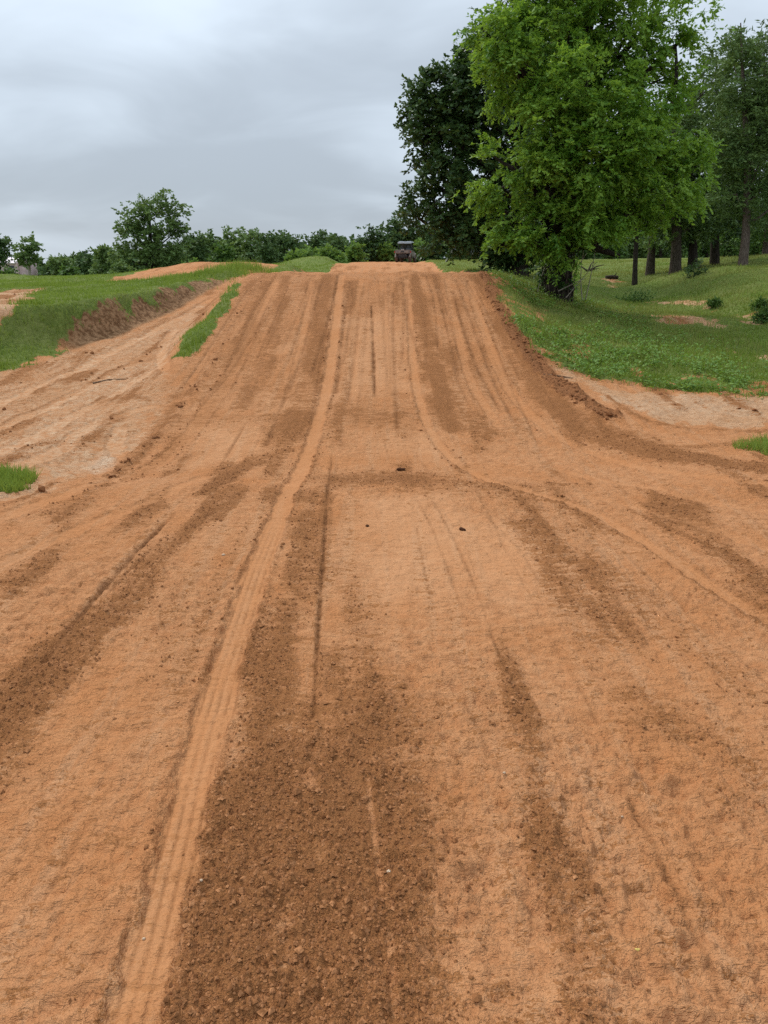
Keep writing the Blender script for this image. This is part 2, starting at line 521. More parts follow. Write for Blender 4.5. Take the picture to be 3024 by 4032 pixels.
RUTS = [
    (Stroke([(1345, 1082, .082), (1318, 1300, .082), (1290, 1500, .082), (1255, 1650, .082), (1215, 1780, .082), (1160, 1900, .082), (1090, 2050, .082), (1010, 2250, .082),
             (930, 2500, .082), (850, 2750, .082), (770, 3050, .082), (690, 3400, .082), (590, 3800, .082), (520, 4080, .082)], False), .9, 4),
    (Stroke([(1598, 1100, .06), (1612, 1250, .06), (1628, 1450, .06), (1655, 1590, .06), (1700, 1710, .06), (1770, 1800, .06), (1880, 1870, .06), (2050, 1925, .06),
             (2250, 1985, .06), (2500, 2112, .06), (2800, 2305, .06), (3040, 2450, .06), (3240, 2590, .06)], False), .75, 3),
    (Stroke([(1848, 1110, .075), (1895, 1280, .075), (1975, 1480, .075), (2095, 1640, .075), (2220, 1735, .075), (2400, 1810, .075), (2700, 1870, .075), (3060, 1915, .075)], False), .55, 3),
    (Stroke([(1085, 1110, .09), (1010, 1250, .1), (905, 1480, .1), (770, 1680, .1), (630, 1820, .1), (430, 1900, .1), (200, 1970, .1), (-40, 2050, .1)], False), .5, 3),
    (Stroke([(1225, 1110, .06), (1185, 1350, .06), (1140, 1550, .06)], False), .5, 3),
    (Stroke([(690, 1300, .1), (645, 1360, .11), (640, 1420, .11), (650, 1455, .1)], False), .8, 3),
    (Stroke([(860, 1165, .1), (740, 1240, .11), (560, 1330, .12), (380, 1420, .12), (180, 1510, .12), (-60, 1610, .12)], False), .6, 3),
    (Stroke([(880, 1180, .1), (790, 1260, .11), (640, 1370, .12), (480, 1460, .12), (280, 1560, .12), (60, 1660, .12), (-80, 1720, .12)], False), .6, 3),
    (Stroke([(820, 1240, .1), (740, 1320, .11), (690, 1380, .11), (600, 1460, .12), (440, 1560, .12), (200, 1690, .12), (-60, 1800, .12)], False), .5, 3),
    (Stroke([(600, 1600, .1), (420, 1650, .1), (200, 1790, .11), (-60, 1870, .11)], False), .5, 3),
    (Stroke([(3060, 2020, .08), (2700, 1960, .08), (2400, 1900, .08), (2200, 1850, .07)], False), .45, 3),
    (Stroke([(3060, 2180, .07), (2700, 2050, .07), (2450, 1985, .07), (2250, 1940, .06)], False), .4, 3),
    (Stroke([(-40, 2240, .08), (200, 2130, .08), (420, 2040, .08), (600, 1970, .07), (800, 1880, .07)], False), .45, 3),
    (Stroke([(1500, 1100, .06), (1520, 1300, .06), (1545, 1560, .06)], False), .4, 3),
    (Stroke([(1760, 1100, .06), (1800, 1300, .06), (1870, 1540, .06), (1960, 1680, .06)], False), .45, 3),
    (Stroke([(1420, 1100, .06), (1400, 1300, .06), (1390, 1560, .06)], False), .4, 3),
    (Stroke([(470, 1690, .09), (455, 1740, .1), (460, 1790, .1)], False), .6, 3),
]
LINES = [  # thin furrows cut by a tyre edge
    (Stroke([(1305, 1790, .012), (1288, 1950, .014), (1272, 2200, .014), (1252, 2500, .014), (1232, 2820, .012)], False), 1.0),
    (Stroke([(1462, 1190, .02), (1470, 1380, .03), (1476, 1560, .026)], False), 1.0),
    (Stroke([(1370, 1280, .015), (1360, 1560, .015)], False), 0.36),
    (Stroke([(1530, 1220, .015), (1540, 1560, .015)], False), 0.30),
    (Stroke([(1778, 1420, .02), (1815, 1530, .02), (1870, 1640, .016)], False), 0.54),
    (Stroke([(1640, 1960, .01), (1700, 2080, .01), (1770, 2260, .012), (1830, 2430, .01)], False), 0.42),
    (Stroke([(1700, 1965, .01), (1790, 2130, .012), (1880, 2330, .012), (1960, 2560, .012), (2050, 2760, .01)], False), 0.48),
    (Stroke([(1830, 1975, .01), (1940, 2060, .01), (2040, 2160, .01), (2130, 2300, .01)], False), 0.36),
    (Stroke([(970, 1665, .02), (925, 1740, .02), (870, 1830, .018)], False), 0.54),
    (Stroke([(1040, 1680, .012), (990, 1790, .012)], False), 0.36),
    (Stroke([(690, 2020, .022), (560, 2150, .024), (430, 2290, .026), (300, 2440, .026), (170, 2610, .022)], False), 1.0),
    (Stroke([(640, 2120, .016), (500, 2260, .016), (370, 2400, .016)], False), 0.48),
    (Stroke([(280, 2260, .014), (180, 2350, .014), (60, 2450, .014)], False), 0.30),
    (Stroke([(2400, 3000, .01), (2520, 3230, .011), (2640, 3470, .012), (2760, 3720, .013), (2900, 4060, .014)], False), 0.48),
    (Stroke([(2170, 3200, .009), (2270, 3440, .009)], False), 0.36),
    (Stroke([(440, 3100, .012), (300, 3320, .012), (180, 3520, .012)], False), 0.36),
    (Stroke([(1330, 1800, .012), (1310, 1900, .012)], False), 0.30),
    (Stroke([(1510, 1715, .012), (1530, 1800, .012)], False), 0.36),
    (Stroke([(1590, 1760, .012), (1625, 1830, .012)], False), 0.36),
    (Stroke([(1640, 1790, .012), (1690, 1860, .012)], False), 0.36),
    (Stroke([(1780, 2640, .01), (1900, 2900, .01), (2010, 3100, .01)], False), 0.24),
]


def world_stroke(pts, r):
    S = Stroke.__new__(Stroke)
    W = np.array(pts, float)
    t = np.concatenate([[0], np.cumsum(np.hypot(*np.diff(W, axis=0).T))])
    tt = np.linspace(0, t[-1], len(W) * 4)
    S.P = np.stack([Stroke._cr(t, W[:, 0])(tt), Stroke._cr(t, W[:, 1])(tt)], 1)
    S.r = np.full(len(tt), r)
    S.t = tt
    return S


_g = np.random.default_rng(77)
for xl in np.linspace(-3.0, 2.4, 30):
    xa = xl + _g.uniform(-.1, .1)
    ya, yb = _g.uniform(8.6, 13.5), _g.uniform(16.5, 19.8)
    LINES.append((world_stroke([(xa + _g.uniform(-.12, .12), ya), (xa + _g.uniform(-.04, .04), (ya + yb) / 2), (xa, yb)], _g.uniform(.014, .034)), _g.uniform(.2, .6)))
for xl in (-2.4, -1.9, -1.35, .25, .75, 1.5, 1.9, 2.5):
    xa = xl + _g.uniform(-.15, .15)
    ya, yb = _g.uniform(2.6, 4.5), _g.uniform(5.5, 7.2)
    LINES.append((world_stroke([(xa * 1.12, ya), (xa * 1.03, (ya + yb) / 2), (xa * .97, yb)], _g.uniform(.008, .013)), _g.uniform(.25, .5)))
SCRATCH = [Stroke([(1450, 3080, .012), (1475, 3300, .013), (1500, 3500, .012)], False), Stroke([(1535, 3700, .014), (1560, 4060, .014)], False)]
SCUFF = [px_poly([(1235, 3330), (1290, 3300), (1310, 3380), (1280, 3440), (1230, 3400)]), px_poly([(1090, 3720), (1160, 3700), (1180, 3830), (1110, 3860)]),
         px_poly([(1180, 3060), (1240, 3040), (1260, 3120), (1200, 3140)]), px_poly([(1160, 2480), (1235, 2460), (1235, 2780), (1170, 2760)]),
         px_poly([(1090, 3620), (1150, 3560), (1170, 3640), (1120, 3680)])]


def ground_masks(x, y, wz=True):
    """what the soil is made of at each place; x, y are flat arrays"""
    n1 = fbm(x * 2.2, y * 2.2, 50, 4) - .5
    n2 = fbm(x * 7, y * 7, 60, 3) - .5
    n3 = fbm(x * .9, y * .9, 70, 3) - .5
    ex = n1 * .9 + n2 * .35
    M = {}
    # --- grass
    gr = smooth(-.12, .2, poly_sd(x, y, GRASS_RIGHT) + ex * .8 + n3 * .5)
    edge_thin = smooth(2.2, .3, poly_sd(x, y, GRASS_RIGHT))
    gr = gr * (1 - edge_thin * smooth(.05, .22, n1 + n2 * .5) * .9)
    for P in BARE_R:
        gr = gr * (1 - .85 * smooth(-.25, .35, poly_sd(x, y, P) + ex * 1.4))
    d_toe = seg_sd(x, y, TOE)
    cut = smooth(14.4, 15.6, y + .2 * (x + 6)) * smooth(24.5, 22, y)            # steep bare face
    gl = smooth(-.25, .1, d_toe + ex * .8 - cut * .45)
    gl = gl * (x < -1.5)
    for P, s in ((PATH_L, .9), (MOUND_L, .9), (ORANGE_FAR, .8), (SIDE_L2, .4)):
        gl = gl * (1 - smooth(-s * .3, s * .3, poly_sd(x, y, P) + ex * s))
    wedge = smooth(-.08, .1, poly_sd(x, y, WEDGE) + ex * .35)
    far_strip = (y > 40) & (np.abs(x) < 5) & (np.abs(x - .05) > 3.05 + n1 * .5)
    M['grass'] = np.clip(np.maximum.reduce([gr, gl, wedge, far_strip * 1.0]), 0, 1)
    M['grass'] = M['grass'] * (1 - smooth(-.5, .5, poly_sd(x, y, TRAIL_FAR) + n1))
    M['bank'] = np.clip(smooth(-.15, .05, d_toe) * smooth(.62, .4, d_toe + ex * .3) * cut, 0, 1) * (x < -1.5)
    # --- soil kinds
    M['sand'] = np.clip(np.maximum.reduce([smooth(-.12, .3, poly_sd(x, y, SAND_R) + ex * .7), .62 * smooth(-.2, .5, poly_sd(x, y, SAND_L) + ex * .6), smooth(-.3, .3, poly_sd(x, y, PATH_L) + ex)]), 0, 1)
    for P in BARE_R:
        M['sand'] = np.maximum(M['sand'], smooth(-.5, .2, poly_sd(x, y, P)))
    M['bright'] = smooth(-.1, .2, poly_sd(x, y, SAND_BRIGHT) + ex * .4)
    lo = np.zeros_like(x)
    for P, s, soft in LOOSE_POLY:
        lo = np.maximum(lo, s * smooth(-soft * 2, soft * 3, poly_sd(x, y, P) + ex * soft * 3))
    for S, s in LOOSE_STROKE:
        nd = S.field(x, y)[0]
        lo = np.maximum(lo, s * smooth(1.7, .35, nd + ex * 1.3))
    na = fbm(x * 3.4, y * .62, 150, 3) - .5          # streaks drawn out along the direction of travel
    lo = np.maximum(lo, .17 + .36 * smooth(.0, .24, na + n1 * .35 + n3 * .25))
    lo = lo + .2 * smooth(9.5, 11.5, y) * smooth(21, 19.5, y) * smooth(3.3, 2.8, np.abs(x - XC)) * smooth(.5, .2, lo)
    lo = lo + (na * .75 + n1 * .3) * smooth(.3, .6, lo)
    M['red'] = np.zeros_like(x)
    for S in RED_STROKE:
        nd = S.field(x, y)[0]
        M['red'] = np.maximum(M['red'], smooth(1.5, .5, nd + ex * 1.2) * (1.0 if S is RED_STROKE[0] else .4))
    pale = np.zeros_like(x)
    for P in PALE_PATCH:
        pale = np.maximum(pale, .8 * smooth(-.35, .6, poly_sd(x, y, P) + ex * 1.1 + n3 * .8))
    scuff = np.zeros_like(x)
    for P in SCUFF:
        scuff = np.maximum(scuff, smooth(-.02, .03, poly_sd(x, y, P) + ex * .06))
    for S in SCRATCH:
        scuff = np.maximum(scuff, smooth(1.3, .7, S.field(x, y)[0] + n2 * .8))
    lo = lo * (1 - .75 * pale) * (1 - .5 * scuff)
    M['pale'] = pale
    rut = np.zeros_like(x)
    hz = np.zeros_like(x)
    shoulder = np.zeros_like(x)
    groove = np.zeros_like(x)
    for S, s, ribs in RUTS:
        nd, so, al = S.field(x, y)
        q = np.nonzero(nd < 40)[0]
        if len(q) == 0:
            continue
        nd, so, al, yq = nd[q], so[q], al[q], y[q]
        wob = 1 + .16 * (vnoise(al * 3, so * 0 + 3, 5) - .5) + .12 * (vnoise(al * 17, so * 0 + 3, 6) - .5)
        nd = nd * wob
        ins = smooth(1.2, .8, nd + n2[q] * .9 + n1[q] * .25)
        rut[q] = np.maximum(rut[q], ins * s)
        r0 = S.r.mean()
        rib = np.cos((so + .003 * (vnoise(al * 2.5, so * 0 + 6, 57) - .5)) / r0 * math.pi * ribs)
        groove[q] = np.maximum(groove[q], ins * s * smooth(-.35, -.95, rib) * (.35 + .65 * smooth(.35, .6, vnoise(al * 5, so * 0 + 4, 55))))
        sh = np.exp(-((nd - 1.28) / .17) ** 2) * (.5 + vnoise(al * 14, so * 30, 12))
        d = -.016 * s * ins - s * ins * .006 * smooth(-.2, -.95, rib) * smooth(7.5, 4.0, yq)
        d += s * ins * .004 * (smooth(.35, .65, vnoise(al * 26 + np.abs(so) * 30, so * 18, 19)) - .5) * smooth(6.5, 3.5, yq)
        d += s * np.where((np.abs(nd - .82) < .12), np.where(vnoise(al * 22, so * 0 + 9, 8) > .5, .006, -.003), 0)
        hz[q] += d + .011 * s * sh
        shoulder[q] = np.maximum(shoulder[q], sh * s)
    M['rut'] = np.clip(rut, 0, 1)
    M['shoulder'] = np.clip(shoulder, 0, 1)
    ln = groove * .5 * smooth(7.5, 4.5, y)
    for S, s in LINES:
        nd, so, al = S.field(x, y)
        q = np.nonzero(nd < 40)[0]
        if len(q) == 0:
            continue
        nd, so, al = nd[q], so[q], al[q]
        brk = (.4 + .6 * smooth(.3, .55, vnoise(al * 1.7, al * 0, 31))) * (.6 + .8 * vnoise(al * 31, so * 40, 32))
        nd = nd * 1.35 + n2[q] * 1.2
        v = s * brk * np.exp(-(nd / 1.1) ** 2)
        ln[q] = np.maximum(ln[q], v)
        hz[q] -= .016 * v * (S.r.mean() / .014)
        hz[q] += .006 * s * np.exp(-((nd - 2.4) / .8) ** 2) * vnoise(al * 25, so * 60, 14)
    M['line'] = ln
    M['loose'] = np.clip(lo * (1 - .42 * M['rut']), 0, 1)
    M['ruth'] = hz
    return M


# ------------------------------------------------------------------ mesh helpers
def np_mesh(name, V, faces, smooth_shade=False, attrs=None):
    """faces: list of integer arrays (M, k); attrs: {name: float per vertex}"""
    me = bpy.data.meshes.new(name)
    faces = [np.asarray(f, np.int32) for f in (faces if isinstance(faces, (list, tuple)) else [faces]) if len(f)]
    nl = sum(f.size for f in faces)
    nf = sum(len(f) for f in faces)
    me.vertices.add(len(V))
    me.vertices.foreach_set('co', np.asarray(V, np.float32).ravel())
    me.loops.add(nl)
    me.loops.foreach_set('vertex_index', np.concatenate([f.ravel() for f in faces]))
    me.polygons.add(nf)
    tot = np.concatenate([np.full(len(f), f.shape[1], np.int32) for f in faces])
    start = np.concatenate([[0], np.cumsum(tot)[:-1]]).astype(np.int32)
    me.polygons.foreach_set('loop_start', start)
    me.polygons.foreach_set('loop_total', tot)
    me.polygons.foreach_set('use_smooth', np.full(nf, smooth_shade, bool))
    for k, a in (attrs or {}).items():
        at_ = me.attributes.new(k, 'FLOAT', 'POINT')
        at_.data.foreach_set('value', np.asarray(a, np.float32))
    me.update(calc_edges=True)
    return me


def link(name, me, mat=None, parent=None, loc=None):
    o = bpy.data.objects.new(name, me)
    if mat is not None and me is not None and len(me.materials) == 0:
        me.materials.append(mat)
    col.objects.link(o)
    if parent is not None:
        o.parent = parent
    if loc is not None:
        o.location = loc
    return o


def empty(name, loc, rz=0.0):
    o = bpy.data.objects.new(name, None)
    o.empty_display_size = .2
    o.location = loc
    o.rotation_euler = (0, 0, rz)
    col.objects.link(o)
    return o


def tag(o, label=None, cat=None, group=None, kind=None):
    for k, v in (('label', label), ('category', cat), ('group', group), ('kind', kind)):
        if v:
            o[k] = v
    return o


class MB:
    """collects simple solids into one mesh"""

    def __init__(self):
        self.V, self.F3, self.F4, self.n = [], [], [], 0

    def add(self, V, F):
        V = np.asarray(V, float)
        F = np.asarray(F, int)
        if len(F):
            (self.F3 if F.shape[1] == 3 else self.F4).append(F + self.n)
        self.V.append(V)
        self.n += len(V)

    def box(self, lo, hi, M=None, taper=(1, 1)):
        (a, b, c), (d, e_, f) = lo, hi
        mx, my = (a + d) / 2, (b + e_) / 2
        V = np.array([(a, b, c), (d, b, c), (d, e_, c), (a, e_, c), (a, b, f), (d, b, f), (d, e_, f), (a, e_, f)], float)
        V[4:, 0] = mx + (V[4:, 0] - mx) * taper[0]
        V[4:, 1] = my + (V[4:, 1] - my) * taper[1]
        if M is not None:
            V = V @ np.array(M)[:3, :3].T + np.array(M)[:3, 3]
        self.add(V, [(0, 3, 2, 1), (4, 5, 6, 7), (0, 1, 5, 4), (1, 2, 6, 5), (2, 3, 7, 6), (3, 0, 4, 7)])

    def tube(self, P, rad, n=8, cap=True):
        P = np.asarray(P, float)
        rad = np.broadcast_to(rad, (len(P),))
        T = np.gradient(P, axis=0)
        T /= np.linalg.norm(T, axis=1)[:, None] + 1e-9
        ref = np.array([0, 0, 1.0]) if abs(T[0][2]) < .9 else np.array([1.0, 0, 0])
        rings = []
        a = np.linspace(0, 2 * math.pi, n, endpoint=False)
        N = np.cross(T[0], ref)
        for i in range(len(P)):
            N = N - T[i] * (N @ T[i])
            N /= np.linalg.norm(N) + 1e-9
            B = np.cross(T[i], N)
            rings.append(P[i] + rad[i] * (np.cos(a)[:, None] * N + np.sin(a)[:, None] * B))
        V = np.concatenate(rings)
        F = []
        for i in range(len(P) - 1):
            for j in range(n):
                k = (j + 1) % n
                F.append((i * n + j, i * n + k, (i + 1) * n + k, (i + 1) * n + j))
        self.add(V, F)
        if cap:
            for i0, flip in ((0, True), ((len(P) - 1) * n, False)):
                base = self.n
                c = P[0] if flip else P[-1]
                self.add(np.vstack([V[i0:i0 + n], c]), [((j + 1) % n, j, n) if flip else (j, (j + 1) % n, n) for j in range(n)])

    def mesh(self, name, smooth_shade=False):
        fs = []
        if self.F3:
            fs.append(np.concatenate(self.F3))
        if self.F4:
            fs.append(np.concatenate(self.F4))
        return np_mesh(name, np.concatenate(self.V), fs, smooth_shade)

    def build(self, name, mat, parent=None, smooth_shade=False):
        return link(name, self.mesh(name, smooth_shade), mat, parent)


# ------------------------------------------------------------------ materials
def new_mat(name):
    m = bpy.data.materials.new(name)
    m.use_nodes = True
    nt = m.node_tree
    nt.nodes.clear()
    return m, nt


class NT:
    def __init__(self, nt):
        self.nt = nt

    def n(self, kind, **kw):
        k = self.nt.nodes.new(kind)
        for a, b in kw.items():
            setattr(k, a, b)
        return k

    def put(self, sock, v):
        if v is None:
            return
        if hasattr(v, 'is_linked') or hasattr(v, 'links'):
            self.nt.links.new(v, sock)
        else:
            sock.default_value = v

    def math(self, op, a, b=None, c=None, clamp=False):
        k = self.n('ShaderNodeMath', operation=op)
        k.use_clamp = clamp
        for i, v in enumerate((a, b, c)):
            self.put(k.inputs[i], v)
        return k.outputs[0]

    def attr(self, name):
        return self.n('ShaderNodeAttribute', attribute_name=name).outputs['Fac']

    def noise(self, vec, scale, detail=3, rough=.55, dist=0):
        k = self.n('ShaderNodeTexNoise')
        self.put(k.inputs['Vector'], vec)
        k.inputs['Scale'].default_value = scale
        k.inputs['Detail'].default_value = detail
        k.inputs['Roughness'].default_value = rough
        k.inputs['Distortion'].default_value = dist
        return k.outputs['Fac']

    def vor(self, vec, scale, feature='F1'):
        k = self.n('ShaderNodeTexVoronoi', feature=feature)
        self.put(k.inputs['Vector'], vec)
        k.inputs['Scale'].default_value = scale
        return k

    def mix(self, f, a, b, mode='MIX'):
        k = self.n('ShaderNodeMix', data_type='RGBA', blend_type=mode)
        self.put(k.inputs['Factor'], f)
        for s, v in ((k.inputs[6], a), (k.inputs[7], b)):
            if isinstance(v, tuple):
                s.default_value = (*v[:3], 1)
            else:
                self.put(s, v)
        return k.outputs[2]

    def step(self, v, a, b):
        k = self.n('ShaderNodeMapRange', interpolation_type='SMOOTHSTEP')
        self.put(k.inputs['Value'], v)
        k.inputs['From Min'].default_value = a
        k.inputs['From Max'].default_value = b
        return k.outputs['Result']

    def pos(self):
        return self.n('ShaderNodeNewGeometry').outputs['Position']

    def vscale(self, v, s):
        k = self.n('ShaderNodeVectorMath', operation='MULTIPLY')
        self.put(k.inputs[0], v)
        k.inputs[1].default_value = s
        return k.outputs[0]

    def bump(self, h, dist, strength=1.0, normal=None):
        k = self.n('ShaderNodeBump')
        self.put(k.inputs['Height'], h)
        k.inputs['Distance'].default_value = dist
        k.inputs['Strength'].default_value = strength
        if normal is not None:
            self.put(k.inputs['Normal'], normal)
        return k.outputs['Normal']

    def principled(self, color, rough=.9, spec=.2, normal=None, metal=0.0):
        p = self.n('ShaderNodeBsdfPrincipled')
        if isinstance(color, tuple):
            p.inputs['Base Color'].default_value = (*color[:3], 1)
        else:
            self.put(p.inputs['Base Color'], color)
        self.put(p.inputs['Roughness'], rough)
        p.inputs['Specular IOR Level'].default_value = spec
        p.inputs['Metallic'].default_value = metal
        if normal is not None:
            self.put(p.inputs['Normal'], normal)
        return p.outputs[0]

    def out(self, sh):
        o = self.n('ShaderNodeOutputMaterial')
        self.nt.links.new(sh, o.inputs['Surface'])


def ground_material():
    m, nt = new_mat('red_clay_and_turf')
    t = NT(nt)
    P = t.pos()
    loose, sand, grass, red, rut = t.attr('loose'), t.attr('sand'), t.attr('grass'), t.attr('red'), t.attr('rut')
    bank, pale, line, bright, should = t.attr('bank'), t.attr('pale'), t.attr('line'), t.attr('bright'), t.attr('shoulder')
    n_fine = t.noise(P, 60, 4, .7)
    n_mid = t.noise(P, 11, 4, .62)
    n_big = t.noise(P, 1.1, 3, .55)
    n_str = t.noise(t.vscale(P, (5.5, 20, 20)), 1.0, 4, .7, .4)      # cross-wise flecks, crust shadow put into the colour
    n_scrape = t.noise(t.vscale(P, (8, .3, .3)), 1.0, 4, .62)          # lengthwise scrape marks

    def c0(v, k):
        return t.math('MULTIPLY', t.math('SUBTRACT', v, .5), k)
    # packed clay
    c = t.mix(t.step(n_mid, .32, .68), (.455, .197, .081), (.535, .255, .114))
    c = t.mix(t.math('MULTIPLY', t.step(n_big, .42, .66), .6), c, (.46, .185, .066))
    c = t.mix(t.math('MULTIPLY', t.step(n_scrape, .48, .66), .45), c, (.53, .29, .15))
    c = t.mix(t.math('MULTIPLY', pale, .5), c, (.52, .275, .138))
    c = t.mix(t.math('MULTIPLY', rut, .55), c, (.405, .176, .069))
    # dry pale sand
    s_col = t.mix(t.step(n_mid, .34, .66), (.46, .255, .135), (.56, .355, .21))
    s_col = t.mix(t.math('MULTIPLY', t.step(n_big, .4, .62), .55), s_col, (.48, .245, .115))
    s_f = t.step(t.math('ADD', sand, c0(n_mid, .9)), .3, .8)
    c = t.mix(s_f, c, s_col)
    c = t.mix(bright, c, (.60, .42, .28))
    # loose crumbled moist clay, plus dark flecks painted for the crust's tiny shadows
    l_col = t.mix(t.step(n_fine, .3, .7), (.270, .106, .037), (.395, .168, .062))
    l_col = t.mix(t.math('MULTIPLY', t.step(n_mid, .42, .66), .5), l_col, (.34, .14, .049))
    l_in = t.math('ADD', t.math('ADD', t.math('ADD', loose, c0(n_scrape, 1.3)), c0(n_fine, 2.1)), t.math('ADD', c0(n_mid, 1.3), c0(n_str, 2.2)))
    l_f = t.math('MULTIPLY', t.step(l_in, .38, .62), t.math('SUBTRACT', .95, t.math('MULTIPLY', rut, .3)))
    c = t.mix(l_f, c, l_col)
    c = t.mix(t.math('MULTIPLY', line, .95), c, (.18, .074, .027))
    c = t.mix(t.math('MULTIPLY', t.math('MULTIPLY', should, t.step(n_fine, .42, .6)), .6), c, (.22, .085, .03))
    r_f = t.step(t.math('ADD', red, c0(n_mid, 1.4)), .3, .75)
    r_col = t.mix(t.step(n_fine, .35, .7), (.225, .09, .034), (.36, .155, .064))
    c = t.mix(r_f, c, r_col)
    # bare cut bank
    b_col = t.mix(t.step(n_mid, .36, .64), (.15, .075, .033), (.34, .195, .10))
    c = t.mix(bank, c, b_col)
    # turf and the litter below it
    g_col = t.mix(t.step(n_mid, .3, .7), (.085, .125, .022), (.165, .205, .045))
    g_col = t.mix(t.math('MULTIPLY', t.step(n_big, .42, .66), .6), g_col, (.175, .19, .055))
    g_col = t.mix(t.math('MULTIPLY', t.step(n_fine, .58, .72), .35), g_col, (.16, .115, .06))
    g_f = t.step(t.math('ADD', grass, c0(n_mid, 1.2)), .35, .65)
    c = t.mix(g_f, c, g_col)
    # fine relief
    n_crust = t.noise(t.vscale(P, (11, 24, 24)), 1.0, 4, .68, .3)
    n_grain = t.noise(P, 70, 3, .75)
    smoothed = t.math('SUBTRACT', 1.0, t.math('MAXIMUM', t.math('MULTIPLY', rut, .55), t.math('MULTIPLY', pale, .3)))
    h = t.math('ADD', t.math('MULTIPLY', n_crust, 2.2), t.math('MULTIPLY', n_grain, t.math('ADD', .5, t.math('MULTIPLY', loose, 1.1))))
    nb = t.bump(t.math('MULTIPLY', h, smoothed), .021, 1.0)
    t.out(t.principled(c, .95, .1, nb))
    return m


def simple_mat(name, c1, c2=None, scale=8, rough=.8, spec=.3, bump=0.0, metal=0.0, stretch=None):
    m, nt = new_mat(name)
    t = NT(nt)
    tc = t.n('ShaderNodeTexCoord').outputs['Object']
    if stretch:
        tc = t.vscale(tc, stretch)
    n = t.noise(tc, scale, 5, .6)
    c = t.mix(t.step(n, .35, .68), c1, c2 or tuple(v * .7 for v in c1))
    nb = t.bump(n, bump, 1.0) if bump else None
    t.out(t.principled(c, rough, spec, nb, metal))
    return m


def leaf_mat(name, dark, light, trans=.35, spec=.25, rough=.5, yellow=None):
    m, nt = new_mat(name)
    t = NT(nt)
    tint = t.attr('tint')
    c = t.mix(tint, dark, light)
    if yellow:
        c = t.mix(t.step(tint, .93, 1.0), c, yellow)
    p = t.principled(c, rough, spec)
    tr = t.n('ShaderNodeBsdfTranslucent')
    ct = t.mix(.5, c, tuple(min(1, v * k) for v, k in zip(light, (1.5, 1.35, .7))))
    t.put(tr.inputs['Color'], ct)
    mx = t.n('ShaderNodeMixShader')
    mx.inputs[0].default_value = trans
    nt.links.new(p, mx.inputs[1])
    nt.links.new(tr.outputs[0], mx.inputs[2])
    t.out(mx.outputs[0])
    return m


MAT_GROUND = ground_material()
MAT_BARK = simple_mat('grey_brown_bark', (.055, .042, .032), (.12, .095, .072), 9, .95, .1, .03, stretch=(3, 3, .6))
MAT_BARK_DARK = simple_mat('dark_bark', (.025, .02, .016), (.06, .047, .036), 9, .95, .1, .03, stretch=(3, 3, .6))
MAT_BARK_PINE = simple_mat('pine_bark', (.085, .062, .05), (.17, .13, .105), 11, .95, .1, .03, stretch=(3, 3, .7))
MAT_BARK_PALE = simple_mat('pale_bark', (.28, .24, .19), (.40, .35, .28), 7, .95, .1, .02)

# ------------------------------------------------------------------ the ground sheet
APEX = 1.5


def rows():
    ys = [-.6]
    while ys[-1] < 620:
        y = ys[-1]
        if y < .9:
            d = .08
        elif y < 9:
            d = .0047 * (y + .6)
        elif y < 22.5:
            d = .0036 * (y + .6)
        elif y < 30:
            d = .008 * y
        elif y < 85:
            d = .012 * y
        else:
            d = .06 * y
        ys.append(y + d)
    return np.array(ys)


ROW_Y = rows()
S_IN = np.linspace(-.58, .58, 641)
S_OUT = .58 + np.geomspace(.004, 2.2, 34)
COL_S = np.concatenate([-S_OUT[::-1], S_IN, S_OUT])
NR, NC = len(ROW_Y), len(COL_S)
gy = np.repeat(ROW_Y, NC)
gs = np.tile(COL_S, NR)
gx = gs * (gy + APEX)
sp = np.maximum((gy + APEX) * np.tile(np.gradient(COL_S), NR), np.repeat(np.gradient(ROW_Y), NC) * .6)


def att(lam):
    return np.clip(lam / sp / 2.2 - .4, 0, 1)


SORTED = True
GM = ground_masks(gx, gy)
SORTED = False
gz = terrain(gx, gy)
dirt = 1 - GM['grass']
L, RT = GM['loose'], GM['rut']
packed = np.clip(1 - L, 0, 1) * (1 - RT)
near = smooth(30, 14, gy)
def onk(mask, fn):
    """add a relief only where its mask is not empty"""
    global gz
    k = np.nonzero(mask > .004)[0]
    gz[k] += fn(gx[k], gy[k], k) * mask[k]


# packed crust: low cross-wise wrinkles, flakes and shallow dents
A06, A09, A04, A03 = att(.06), att(.09), att(.04), att(.03)
rough = .75 + .45 * smooth(.38, .62, fbm(gx * .9, gy * .9, 180, 3))
onk(dirt * packed * near * A06 * (1 - .6 * GM['pale']) * rough,
    lambda x, y, k: (.5 - np.abs(fbm(x * 6 + 2 * vnoise(x * 2, y * 2, 81), y * 15, 82, 3) * 2 - 1) * 2.2) * .011)
onk(dirt * (1 - RT) * near * A09 * (1 - .5 * GM['pale']) * rough, lambda x, y, k: (fbm(x * 12, y * 12, 84, 4, .62) - .5) * .042)
onk(dirt * packed * near * A04 * rough, lambda x, y, k: -smooth(.54, .68, fbm(x * 22, y * 26, 85, 2)) * .012)
onk(dirt * packed * near * A06 * (1 - .6 * GM['pale']) * rough,
    lambda x, y, k: (smooth(.465, .52, fbm(x * 8 + 3, y * 14, 86, 3, .6)) - .5) * .010 + (smooth(.475, .525, fbm(x * 18, y * 27, 87, 3, .6)) - .5) * .009 * A03[k])


# loose crumbs
def crumbs(x, y, k):
    f1, r1 = worley(x * 48, y * 48, 90)
    f2, r2 = worley(x * 15, y * 15, 91)
    return np.clip(1 - f1 * 1.3, 0, 1) * .017 * (.3 + r1) * A03[k] + np.clip(1 - f2 * 1.5, 0, 1) * .026 * r2 ** 3 * A06[k] + (vnoise(x * 4, y * 4, 93) - .4) * .02 + (fbm(x * 30, y * 30, 94, 2) - .5) * .024 * A03[k]


